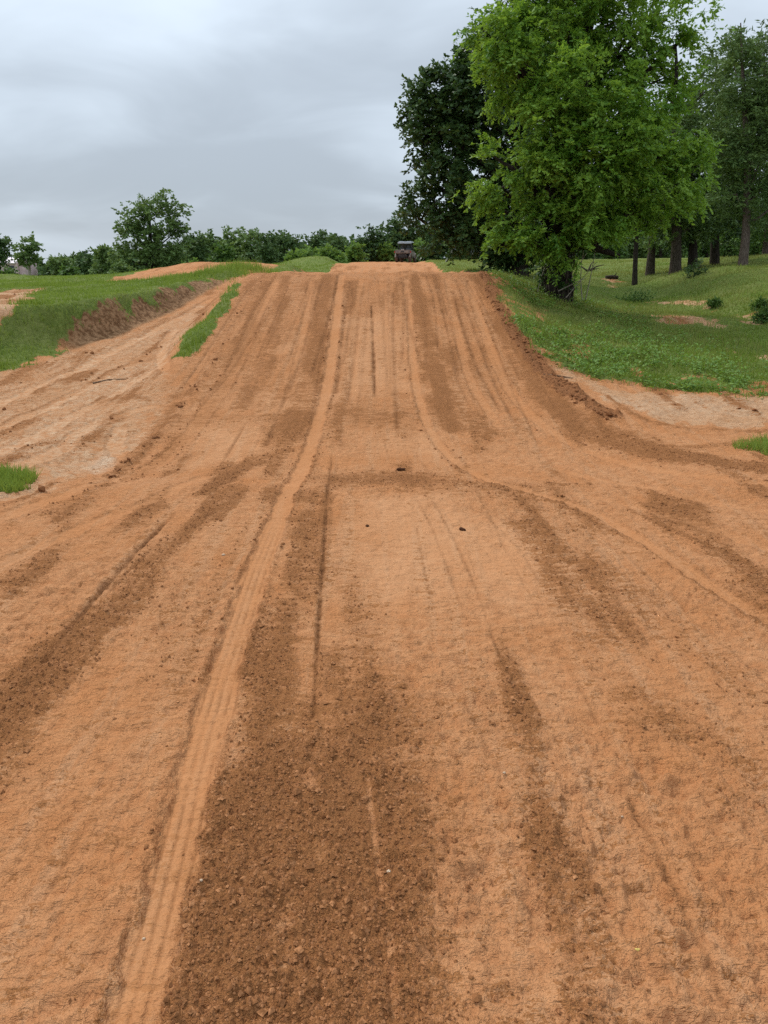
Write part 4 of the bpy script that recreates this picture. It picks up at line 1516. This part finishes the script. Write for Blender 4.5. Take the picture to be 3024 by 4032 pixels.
grove('oak_tree', 'twin stemmed shaded tree in the middle of the right grove', 2722, 37.0, .2, 320,
      [(2760, 800, 140, 90), (2840, 700, 110, 110), (2860, 850, 110, 80), (2700, 900, 120, 60), (2880, 540, 90, 110), (2900, 400, 70, 80, 0, .9, .7)],
      dict(nclump=170, nspray=7, nleaf=10, L=.17, W=.09, clump_r=.36, droop=.3, fill=.4, flatn=1.0), (MAT_BARK_DARK, LEAF_OAK), 203)
grove('oak_tree', 'dark trunked tree between the twin stemmed tree and the pine', 2812, 39.0, .2, 200,
      [(2830, 330, 80, 90, 0, .9, .8), (2870, 220, 80, 70, 0, .9, .6), (2800, 520, 110, 110), (2880, 620, 110, 100), (2840, 780, 130, 90), (2900, 880, 110, 60), (2950, 720, 110, 110)],
      dict(nclump=190, nspray=7, nleaf=10, L=.18, W=.09, clump_r=.38, droop=.3, fill=.4, flatn=1.0), (MAT_BARK_DARK, LEAF_PINE), 204)
grove('oak_tree', 'slim dark trunked tree seen under the bright crown, beside the gully', 2512, 34.0, .11, 500,
      [(2530, 760, 110, 90), (2480, 840, 90, 70), (2560, 640, 100, 100), (2450, 700, 90, 80)],
      dict(nclump=100, nspray=6, nleaf=10, L=.17, W=.09, clump_r=.36, droop=.3, fill=.4, flatn=1.0), (MAT_BARK_DARK, LEAF_OAK), 205)
grove('oak_tree', 'ivy grown trunk just right of the slim trunk by the gully', 2568, 38.0, .19, 450,
      [(2590, 700, 110, 100), (2620, 820, 90, 80), (2550, 880, 80, 60), (2640, 580, 90, 100)],
      dict(nclump=110, nspray=6, nleaf=10, L=.18, W=.09, clump_r=.36, droop=.3, fill=.4, flatn=1.0), (MAT_BARK, LEAF_MID), 206)
grove('pine_tree', 'airy pale green tree at the right edge behind the pine', 3010, 42.0, .16, 130,
      [(2990, 300, 110, 90, 0, .9, .6), (2920, 240, 70, 60, 0, .9, .5), (3060, 480, 110, 120), (2980, 560, 110, 90), (3040, 720, 120, 100), (2960, 860, 110, 70), (3040, 880, 100, 70)],
      dict(nclump=230, nspray=7, nleaf=9, L=.2, W=.08, clump_r=.4, droop=.2, fill=.35, flatn=1.1), (MAT_BARK_PINE, LEAF_MID), 207)

# ------------------------------------------------------------------ far trees
def auto_lobes(u, vt, hw, vb, y, seed, n=7, squash=.62):
    g_ = np.random.default_rng(seed)
    out = []
    hh_ = (vb - vt)
    for i in range(n):
        f = (i + .5) / n
        v = vt + hh_ * (.16 + .72 * f)
        env = math.sin(math.pi * min(.92, .2 + .62 * f)) ** .8
        uu = u + g_.uniform(-1, 1) * hw * .5 * env
        r = hw * (.42 + .22 * g_.random()) * (.65 + .4 * env)
        out.append((uu, v, r, max(r * squash, hh_ * .15), g_.uniform(-.5, .5) * hw * y / F_PX, .9))
    return out


FAR_LEAF = {}


def far_tree(name, label, u, vt, hw, vb, y, mat, seed, group, n=7, dens=1.0, trunk_w=None, bark=None, lob=None, fill=.35, leafk=1.0, trunk_top=None, cat='tree'):
    bb = ground_base(u, 1050, y)
    top = at_depth(u, vt + (vb - vt) * .3, y)
    if top[2] < bb[2] + .4:
        top[2] = bb[2] + .4
    w = trunk_w or hw * y / F_PX * .07
    tr_ = [bb + np.array([0, 0, -.15])] + [bb + (top - bb) * t_ for t_ in (.12, .4, .7, 1.0)]
    lob = lob or auto_lobes(u, vt + 10, hw * .98, vb, y, seed, n)
    px = y / F_PX * 3.94
    area = sum(l[2] * l[3] for l in lob) / 15.5
    lf = px * 3.0 * leafk
    cl = int(np.clip(area * .17 * dens, 60, 420))
    return make_tree(name, label, bb, tr_, [w * 1.3, w, w * .85, w * .6, w * .3], px_lobes(y, lob),
                     dict(nclump=cl, nspray=3, nleaf=7, L=lf, W=lf * .7, clump_r=max(.35, px * 4.2), droop=.2, fill=fill, flatn=.9), (bark or MAT_BARK_DARK, mat), seed, group, cat, subs=0, limb_r=.3, sides=6, lobe_limbs=True)


GRP = 'trees along the far field edge'
far_tree('broadleaf_tree', 'large spreading tree towering over the left treeline', 590, 775, 140, 1090, 88, LEAF_FAR_HAZED, 301, GRP, trunk_w=.35, dens=1.5, lob=[
    (600, 820, 62, 45), (655, 800, 55, 38), (540, 850, 55, 40), (690, 850, 40, 35), (620, 880, 95, 55), (500, 895, 45, 28), (700, 900, 35, 22), (560, 950, 100, 70), (650, 960, 95, 70), (600, 1020, 120, 60), (520, 1030, 70, 50), (690, 1030, 60, 50)])
far_tree('slender_tree', 'slender pale trunked tree with a small round top, far left', 112, 945, 36, 1020, 100, LEAF_FAR_HAZED, 302, GRP, trunk_w=.16, bark=MAT_BARK_PALE, fill=.5, lob=[
    (116, 960, 26, 14), (100, 985, 18, 12), (124, 988, 20, 12), (108, 1012, 26, 20), (84, 1010, 12, 16)])
far_tree('pine_tree', 'sparse pine with flat branches cut off by the left edge', -6, 930, 40, 1020, 105, LEAF_FAR_DARK_HAZED, 303, GRP, trunk_w=.15, fill=.5, lob=[(-4, 945, 18, 7), (10, 960, 26, 6), (8, 980, 24, 6), (-6, 1000, 26, 10), (-2, 1022, 26, 12)])
SPEC = [
    (400, 945, 44, 1085, 96, LEAF_FAR_HAZED, 'round topped vine grown tree left of the large spreading tree'),
    (326, 985, 42, 1085, 112, LEAF_FAR_DARK_HAZED, 'low dark tree in the left treeline between two paler ones'),
    (240, 1003, 44, 1085, 118, LEAF_FAR_HAZED, 'pale rounded tree in the far left treeline'),
    (775, 915, 30, 1045, 92, LEAF_FAR_DARK_HAZED, 'narrow dark tree just right of the large spreading tree'),
    (840, 905, 52, 1045, 104, LEAF_FAR_HAZED, 'rounded tree second to the right of the large spreading tree'),
    (880, 960, 44, 1045, 84, LEAF_MID, 'olive green low tree in front of the treeline above the orange mound'),
    (925, 885, 50, 1040, 108, LEAF_FAR_HAZED, 'tall pale green tree forming a peak in the treeline'),
    (985, 880, 56, 1040, 100, LEAF_FAR_HAZED, 'broad pale tree right of the treeline peak'),
    (1050, 900, 46, 1045, 96, LEAF_FAR_DARK_HAZED, 'vine hung tree above the right end of the orange mound'),
    (1120, 905, 52, 1040, 112, LEAF_FAR_DARK_HAZED, 'dark tree with a jagged top before the dip in the treeline'),
    (1245, 903, 40, 1020, 108, LEAF_FAR_DARK_HAZED, 'dark tree with several spires standing above pale willows'),
    (1335, 930, 58, 1030, 104, LEAF_FAR_DARK_HAZED, 'dark rounded tree left of the trees behind the vehicle'),
    (1455, 878, 66, 1035, 98, LEAF_OAK, 'dark tree left of the utility vehicle, its crown overhanging the trail'),
    (1570, 828, 92, 1010, 102, LEAF_FAR_DARK_HAZED, 'tall tree rising directly behind the utility vehicle'),
    (1700, 870, 85, 1030, 101, LEAF_FAR_DARK_HAZED, 'shaded tree right of the utility vehicle under the oak limbs'),
    (1830, 890, 85, 1030, 98, LEAF_FAR_HAZED, 'mid green tree seen below the oak at the ramp corner'),
]
for i, (u, vt, hw, vb, y, mt, lab) in enumerate(SPEC):
    far_tree('broadleaf_tree', lab, u, vt, hw, vb, y, mt, 320 + i, GRP, n=8, dens=1.3)
GRP2 = 'bushes before the far treeline'
for i, (u, vt, hw, vb, y, mt, lab) in enumerate([
    (1165, 985, 42, 1060, 80, LEAF_LIGHT, 'pale green bush behind the grass mound, leftmost of three'),
    (1230, 968, 48, 1060, 84, LEAF_LIGHT, 'pale green willow bush behind the grass mound, middle of three'),
    (1300, 972, 44, 1055, 82, LEAF_LIGHT, 'pale green willow bush behind the grass mound, rightmost of three'),
    (1392, 955, 30, 1035, 86, LEAF_LIGHT, 'bright green sapling just left of the dark trailside tree'),
    (1530, 968, 34, 1030, 97, LEAF_LIGHT, 'bright sunlit shrub beside the left of the utility vehicle'),
    (1660, 950, 34, 1030, 96, LEAF_LIGHT, 'bright green shrub beside the right of the utility vehicle'),
    (270, 1048, 24, 1098, 70, LEAF_MID, 'small round bush on the field below the left treeline'),
    (30, 1070, 24, 1095, 80, LEAF_MID, 'low bush above the orange strip at the left edge'),
    (470, 1040, 40, 1092, 82, LEAF_FAR_HAZED, 'bushy undergrowth at the left foot of the spreading tree'),
    (755, 1040, 34, 1070, 78, LEAF_LIGHT, 'pale sapling clump above the orange mound')]):
    far_tree('bush', lab, u, vt, hw, vb, y, mt, 360 + i, GRP2, n=6, dens=1.2, cat='bush')
GRP3 = 'wood edge beyond the right field'
for i, (u, vt, hw, y, mt, lab) in enumerate([
    (2290, 900, 90, 70, LEAF_MID, 'bushy tree far behind the vine covered trunk'),
    (2400, 930, 80, 74, LEAF_MID, 'low green tree beyond the gully head'),
    (2480, 900, 80, 82, LEAF_FAR_HAZED, 'greyish green tree beyond the two slim trunks'),
    (2600, 900, 90, 78, LEAF_FAR_HAZED, 'hazy tree in the gap left of the thick dark trunk'),
    (2700, 915, 80, 84, LEAF_MID, 'hazy tree in the gap right of the thick dark trunk'),
    (2780, 900, 80, 74, LEAF_MID, 'green tree in the gap left of the dark trunk by the pine'),
    (2870, 880, 80, 70, LEAF_MID, 'lighter green tree in the gap left of the pine trunk'),
    (2980, 890, 90, 66, LEAF_MID, 'lighter green tree behind the pine trunk at the right edge'),
    (3080, 860, 80, 68, LEAF_FAR_HAZED, 'shaded tree cut off by the right edge')]):
    far_tree('broadleaf_tree', lab, u, vt, hw, 1015, y, mt, 380 + i, GRP3, n=7, dens=.9)
# the wood behind, one dark mass
lob = []
g = np.random.default_rng(44)
for u in range(-260, 1960, 42):
    vt = np.interp(u, [-260, 0, 150, 330, 420, 800, 1000, 1120, 1200, 1300, 1420, 1960], [1030, 1038, 1030, 1012, 1000, 960, 945, 950, 975, 960, 960, 950])
    y_ = 128 + g.uniform(-6, 10)
    vt += g.uniform(-22, 22)
    lob += px_lobes(y_, [(u + g.uniform(-15, 15), vt + 44, g.uniform(28, 50), 32, 0, .6), (u, vt + 105, 46, 36, 0, .6)])
for u in range(1900, 3400, 46):
    y_ = 100 + g.uniform(-6, 6)
    lob += px_lobes(y_, [(u, 905 + g.uniform(-25, 20), 50, 50, 0, .6), (u, 985, 52, 45, 0, .6)])
me, _ = crown_mesh('far_wood', lob, 3600, 4, 7, .85, .6, .8, .15, 45, fill=.5, flatn=1.0)
tag(link('far_wood', me, LEAF_FAR_DARK_HAZED), 'dark mass of the far wood closing the horizon', 'wood', kind='stuff')

# ------------------------------------------------------------------ small things on the right slope
def shrub(u, v, r, h_, mat, seed, lab, name='shrub', upright=.9):
    p = unproject(u, v)
    root = empty(name, (p[0], p[1], float(ground_z(p[0], p[1]))))
    tag(root, lab, 'shrub', 'low shrubs on the right slope')
    g_ = np.random.default_rng(seed)
    mb = MB()
    for i in range(9):
        a, q = g_.uniform(0, 6.28), g_.uniform(.3, 1)
        mb.tube([(0, 0, -.05), (math.cos(a) * r * q * .5, math.sin(a) * r * q * .5, h_ * .5), (math.cos(a) * r * q, math.sin(a) * r * q, h_ * .85)], [.012, .009, .004], 4, False)
    mb.build('stems', MAT_BARK, root, True)
    link('leaves', crown_mesh('leaves', [(0, 0, h_ * .5, r * .7, r * .7, h_ * .5, 1), (r * .7, .05, h_ * .3, r * .6, r * .5, h_ * .35, .8), (-r * .8, -.05, h_ * .25, r * .6, r * .5, h_ * .3, .7)], 30, 4, 6, .09, .035, r * .5, -upright * .7, seed, fill=.1, flatn=1.0, spread=1.4)[0], mat, root)
    return root


shrub(2735, 1085, .28, .42, LEAF_OAK, 401, 'small dark spiky shrub below the twin stemmed tree')
shrub(2812, 1212, .14, .2, LEAF_MID, 402, 'low green shrub beside the sandy patch on the slope')
shrub(2992, 1222, .14, .17, LEAF_MID, 403, 'small dark green shrub near the right edge, the upper one')
shrub(3005, 1275, .2, .2, LEAF_MID, 404, 'wider dark green shrub near the right edge, the lower one')
shrub(2500, 1190, .4, .12, LEAF_MID, 406, 'dark scrub patch on the gully bank')

MAT_LOG = simple_mat('weathered_log', (.05, .038, .028), (.10, .08, .06), 12, .95, .1, .02)
p = unproject(2408, 1100)
mb = MB()
pz = float(ground_z(p[0], p[1]))
mb.tube([(p[0] - .28, p[1], pz + .07), (p[0], p[1] + .03, pz + .09), (p[0] + .3, p[1] + .02, pz + .07)], [.075, .08, .07], 8)
mb.tube([(p[0] + .1, p[1], pz + .1), (p[0] + .18, p[1] - .05, pz + .25)], [.03, .015], 6)
tag(mb.build('log', MAT_LOG, None, True), 'short dark log lying across the gully bottom', 'log')
p = unproject(2315, 1068)
mb = MB()
pz = float(ground_z(p[0], p[1]))
for a, l_, h_ in ((.2, .9, .35), (2.8, .7, .3), (1.0, .5, .5), (-.3, .6, .15)):
    mb.tube([(p[0], p[1], pz), (p[0] + math.cos(a) * l_ * .5, p[1], pz + h_ * .7), (p[0] + math.cos(a) * l_, p[1] + math.sin(a) * .2, pz + h_)], [.06, .04, .015], 6)
tag(mb.build('dead_branch', MAT_LOG, None, True), 'dead grey branch lying on the grass right of the vine covered trunk', 'branch')

MAT_STICK = simple_mat('dry_stick', (.10, .065, .04), (.19, .13, .085), 15, .9, .1, .005)


def stick(pts, r, lab):
    P_ = []
    for u, v in pts:
        q = unproject(u, v)
        P_.append((q[0], q[1], float(ground_z(q[0], q[1])) + r * .9))
    mb = MB()
    mb.tube(P_, np.linspace(r, r * .5, len(P_)), 6)
    tag(mb.build('stick', MAT_STICK, None, True), lab, 'stick', 'dry sticks on the sand')


stick([(365, 1506), (430, 1502), (498, 1496)], .013, 'long dry stick lying on the sandy lane left of the ramp')
stick([(2140, 1487), (2200, 1486), (2255, 1492)], .014, 'thin dry stick on the pale sand right of the ramp')

MAT_YELLOW = simple_mat('yellow_leaf', (.62, .47, .12), (.50, .36, .09), 30, .7, .2)
MAT_PEBBLE = simple_mat('white_pebble', (.50, .36, .24), (.40, .28, .18), 40, .7, .2)
p = unproject(2508, 3746)
mb = MB()
t_ = np.linspace(0, 2 * math.pi, 10, endpoint=False)
ring = np.stack([np.cos(t_) * .008, np.sin(t_) * .0045, .002 + .0015 * np.cos(t_ * 2)], 1)
mb.add(np.vstack([ring, [0, 0, .0045], ring - (0, 0, .0012), [0, 0, .0028]]), [(j, (j + 1) % 10, 10) for j in range(10)] + [(11 + (j + 1) % 10, 11 + j, 21) for j in range(10)])
o = mb.build('fallen_leaf', MAT_YELLOW)
o.location = (p[0], p[1], float(ground_z(p[0], p[1])) + .004)
tag(o, 'tiny yellow fallen leaf on the clay at lower right', 'leaf')
PEB = [(880, 2190, .012, 'white pebble beside the furrow at the left'), (795, 3500, .006, 'pale pebble at the right edge of the left tyre track, low down'), (565, 3683, .005, 'tiny pale pebble inside the left tyre track'),
       (1985, 3050, .006, 'pale pebble at the right margin of the dark crumbled band'), (2450, 3210, .005, 'pale speck of stone right of centre in the lower half'), (1530, 3450, .007, 'whitish pebble in the middle of the dark crumbled band')]
for u, v, r, lab in PEB:
    p = unproject(u, v)
    g_ = np.random.default_rng(u)
    mb = MB()
    mb.add(ICO_V * (1 + g_.normal(0, .12, (12, 1))) * r * np.array([1.3, 1, .8]), ICO_F)
    o = mb.build('pebble', MAT_PEBBLE, None, True)
    o.location = (p[0], p[1], float(ground_z(p[0], p[1])) + r * .5)
    tag(o, lab, 'pebble', 'pale pebbles on the clay')

# ------------------------------------------------------------------ far building
MAT_WALL = simple_mat('pale_pink_siding', (.62, .47, .46), (.52, .37, .37), 2, .8, .2)
MAT_ROOF = simple_mat('white_metal_roof', (.78, .68, .70), (.66, .56, .58), 1, .5, .4)
MAT_PANE = simple_mat('dark_pane', (.03, .04, .045), (.05, .055, .06), 1, .2, .5)
Yb = 122.0
c0_ = at_depth(20, 1035, Yb)
gzb = float(ground_z(c0_[0], Yb))
barn = empty('barn', (c0_[0], Yb, gzb))
tag(barn, 'low pale pink building with white metal roof behind the far left treeline', 'building')
eave = c0_[2] - gzb
ridge_ = at_depth(20, 1012, Yb)[2] - gzb
mb = MB(); mb.box((-6, 0, -.2), (1.7, 6, eave)); mb.build('wall', MAT_WALL, barn)
mb = MB(); mb.box((1.75, .6, -.2), (2.6, 5, eave + .15)); mb.build('side_annex', MAT_WALL, barn)
mb = MB()
mb.add([(-6.3, -.3, eave), (1.6, -.3, eave), (1.6, 3, ridge_), (-6.3, 3, ridge_), (1.6, 6.3, eave), (-6.3, 6.3, eave), (-6.3, -.3, eave - .08), (1.6, -.3, eave - .08), (1.6, 6.3, eave - .08), (-6.3, 6.3, eave - .08)],
       [(0, 1, 2, 3), (3, 2, 4, 5), (6, 7, 1, 0), (8, 9, 5, 4), (9, 8, 7, 6)])
mb.add([(1.6, -.3, eave), (1.6, 6.3, eave), (1.6, 3, ridge_), (-6.3, -.3, eave), (-6.3, 6.3, eave), (-6.3, 3, ridge_)], [(0, 1, 2), (4, 3, 5)])
mb.build('roof', MAT_ROOF, barn)
for xw in (-4, -1.5, .6):
    mb = MB(); mb.box((xw, -.06, eave - 1.1), (xw + .7, .02, eave - .4)); mb.build('window', MAT_PANE, barn)

# ------------------------------------------------------------------ utility vehicle
MAT_CAMO = simple_mat('muddy_camo_plastic', (.13, .11, .10), (.27, .21, .18), 6, .6, .3)
MAT_BLACK = simple_mat('black_plastic', (.018, .018, .02), (.032, .030, .03), 8, .55, .4)
MAT_ROOFG = simple_mat('grey_roof_plastic', (.42, .44, .47), (.26, .27, .30), 7, .4, .5)
MAT_TYRE = simple_mat('dusty_tyre', (.055, .042, .034), (.14, .085, .055), 10, .9, .15, .01)
MAT_RIM = simple_mat('muddy_rim', (.12, .085, .065), (.06, .045, .04), 10, .6, .4)
MAT_RED = simple_mat('red_tail_lens', (.35, .02, .02), (.25, .015, .015), 10, .3, .5)
MAT_WHITE = simple_mat('pale_sticker', (.6, .58, .55), (.5, .48, .45), 10, .6, .3)
MAT_SEAT = simple_mat('grey_seat_vinyl', (.05, .052, .055), (.08, .082, .085), 10, .6, .3)
MAT_GLASS = simple_mat('dusty_windscreen', (.10, .11, .11), (.07, .08, .075), 3, .3, .5)
yv = 80.0
pv = at_depth(1598, 1034, yv)
utv = empty('utility_vehicle', (pv[0], pv[1], float(ground_z(pv[0], pv[1])) + .01), R(-15))
tag(utv, 'muddy side by side utility vehicle with roof driving away beyond the crest', 'vehicle')


def up(name, mat, fn, parent=None, sm=False):
    mb_ = MB()
    fn(mb_)
    return mb_.build(name, mat, parent or utv, sm)


up('chassis', MAT_BLACK, lambda m: (m.box((-.45, -1.25, .36), (.45, 1.3, .52)), m.box((-.68, -.35, .40), (.68, .62, .62)), m.box((-.3, -1.35, .42), (.3, -1.2, .6))))
bed = up('cargo_bed', MAT_CAMO, lambda m: (m.box((-.72, -1.36, .80), (.72, -.42, .86)), m.box((-.74, -1.36, .82), (-.68, -.42, 1.12)), m.box((.68, -1.36, .82), (.74, -.42, 1.12)), m.box((-.74, -.46, .86), (.74, -.40, 1.14))))
tg = up('tailgate', MAT_CAMO, lambda m: (m.box((-.70, -1.42, .84), (.70, -1.37, 1.12)), m.box((-.55, -1.435, .90), (-.16, -1.415, 1.06)), m.box((.16, -1.435, .90), (.55, -1.415, 1.06)), m.box((-.72, -1.43, 1.10), (.72, -1.36, 1.14))))
up('latch', MAT_BLACK, lambda m: m.box((-.15, -1.45, .93), (.15, -1.418, 1.02)), tg)
for xq in (-.1, 0, .1):
    up('sticker', MAT_WHITE, lambda m: m.box((xq - .025, -1.437, 1.145), (xq + .025, -1.40, 1.2)))
for sx in (-1, 1):
    up('tail_light', MAT_RED, lambda m: m.box((sx * .79 - .045, -1.40, .86), (sx * .79 + .045, -1.33, 1.05)))
    up('rear_fender', MAT_CAMO, lambda m: m.tube([(sx * .72, -1.0 + .43 * math.cos(a), .34 + .46 * math.sin(a)) for a in np.linspace(.25, math.pi - .25, 7)], .07, 6))
    up('front_fender', MAT_CAMO, lambda m: m.tube([(sx * .70, 1.0 + .43 * math.cos(a), .34 + .46 * math.sin(a)) for a in np.linspace(.1, math.pi - .2, 7)], .08, 6))
    up('door', MAT_CAMO, lambda m: (m.box((sx * .70 - .03, -.36, .55), (sx * .70 + .03, .62, .95)), m.tube([(sx * .72, -.36, .98), (sx * .72, .62, .98)], .025, 6)))
    up('roll_cage_post', MAT_BLACK, lambda m: (m.tube([(sx * .68, -.42, .9), (sx * .66, -.48, 1.4), (sx * .60, -.42, 1.84)], .035, 6), m.tube([(sx * .68, .78, .95), (sx * .60, .35, 1.84)], .035, 6), m.tube([(sx * .60, -.42, 1.84), (sx * .60, .35, 1.84)], .035, 6)))
up('rear_bumper', MAT_BLACK, lambda m: (m.tube([(-.5, -1.46, .55), (.5, -1.46, .55)], .03, 6), m.tube([(-.42, -1.46, .55), (-.42, -1.3, .7)], .025, 6), m.tube([(.42, -1.46, .55), (.42, -1.3, .7)], .025, 6)))
up('muffler', MAT_RIM, lambda m: m.tube([(-.45, -1.25, .66), (.35, -1.25, .66)], .08, 8), None, True)
up('hood', MAT_CAMO, lambda m: m.box((-.66, .62, .62), (.66, 1.48, 1.0), None, (.86, .8)))
up('dashboard', MAT_BLACK, lambda m: m.box((-.62, .45, .85), (.62, .72, 1.08), None, (1, .6)))
up('steering_wheel', MAT_BLACK, lambda m: (m.tube([(-.32 + .17 * math.cos(a), .36 + .08 * math.sin(a), 1.12 + .15 * math.sin(a)) for a in np.linspace(0, 2 * math.pi, 13)], .016, 5, False), m.tube([(-.32, .36, 1.12), (-.32, .55, 1.0)], .02, 5)))
up('seat_base', MAT_SEAT, lambda m: m.box((-.62, -.34, .62), (.62, .18, .80)))
for xq in (-.33, .33):
    sb = up('seat_back', MAT_SEAT, lambda m: m.box((xq - .24, -.42, .78), (xq + .24, -.30, 1.32), None, (.85, .7)))
    up('headrest', MAT_BLACK, lambda m: m.box((xq - .12, -.43, 1.36), (xq + .12, -.34, 1.56), None, (.8, .8)), sb)
up('windscreen', MAT_GLASS, lambda m: m.add([(-.58, .74, 1.12), (.58, .74, 1.12), (.55, .40, 1.80), (-.55, .40, 1.80), (-.58, .76, 1.12), (.58, .76, 1.12), (.55, .42, 1.80), (-.55, .42, 1.80)], [(0, 1, 2, 3), (5, 4, 7, 6), (0, 4, 5, 1), (2, 6, 7, 3)]))
rf = up('roof', MAT_ROOFG, lambda m: (m.box((-.70, -.58, 1.83), (.70, .50, 1.90), None, (.96, .96)), m.box((-.60, -.50, 1.902), (-.2, .42, 1.95), None, (.9, .95)), m.box((.2, -.50, 1.902), (.60, .42, 1.95), None, (.9, .95)), m.box((-.17, -.50, 1.902), (.17, .42, 1.935), None, (.85, .95)), m.box((-.69, -.60, 1.74), (.69, -.55, 1.84))))


def wheel(xw, yw):
    def tyre(m):
        prof = [(-.13, .20), (-.14, .27), (-.11, .325), (0, .335), (.11, .325), (.14, .27), (.13, .20)]
        n_ = 20
        Vt, Ft = [], []
        for i in range(n_):
            a = i / n_ * 2 * math.pi
            for (wx_, r_) in prof:
                rr_ = r_ + (.014 if (i % 2 == 0 and r_ > .3) else 0)
                Vt.append((xw + wx_, yw + rr_ * math.cos(a), .338 + rr_ * math.sin(a)))
        k_ = len(prof)
        for i in range(n_):
            for j in range(k_ - 1):
                a_, b_ = i * k_ + j, ((i + 1) % n_) * k_ + j
                Ft.append((a_, b_, b_ + 1, a_ + 1))
        m.add(Vt, Ft)
    w_ = empty_child('wheel', utv)
    up('tyre', MAT_TYRE, tyre, w_)
    up('rim', MAT_RIM, lambda m: m.tube([(xw - .10, yw, .338), (xw + .10, yw, .338)], .205, 12), w_)


def empty_child(name, parent):
    o_ = bpy.data.objects.new(name, None)
    o_.parent = parent
    col.objects.link(o_)
    return o_


for xw in (-.66, .66):
    for yw in (-1.0, 1.0):
        wheel(xw, yw)
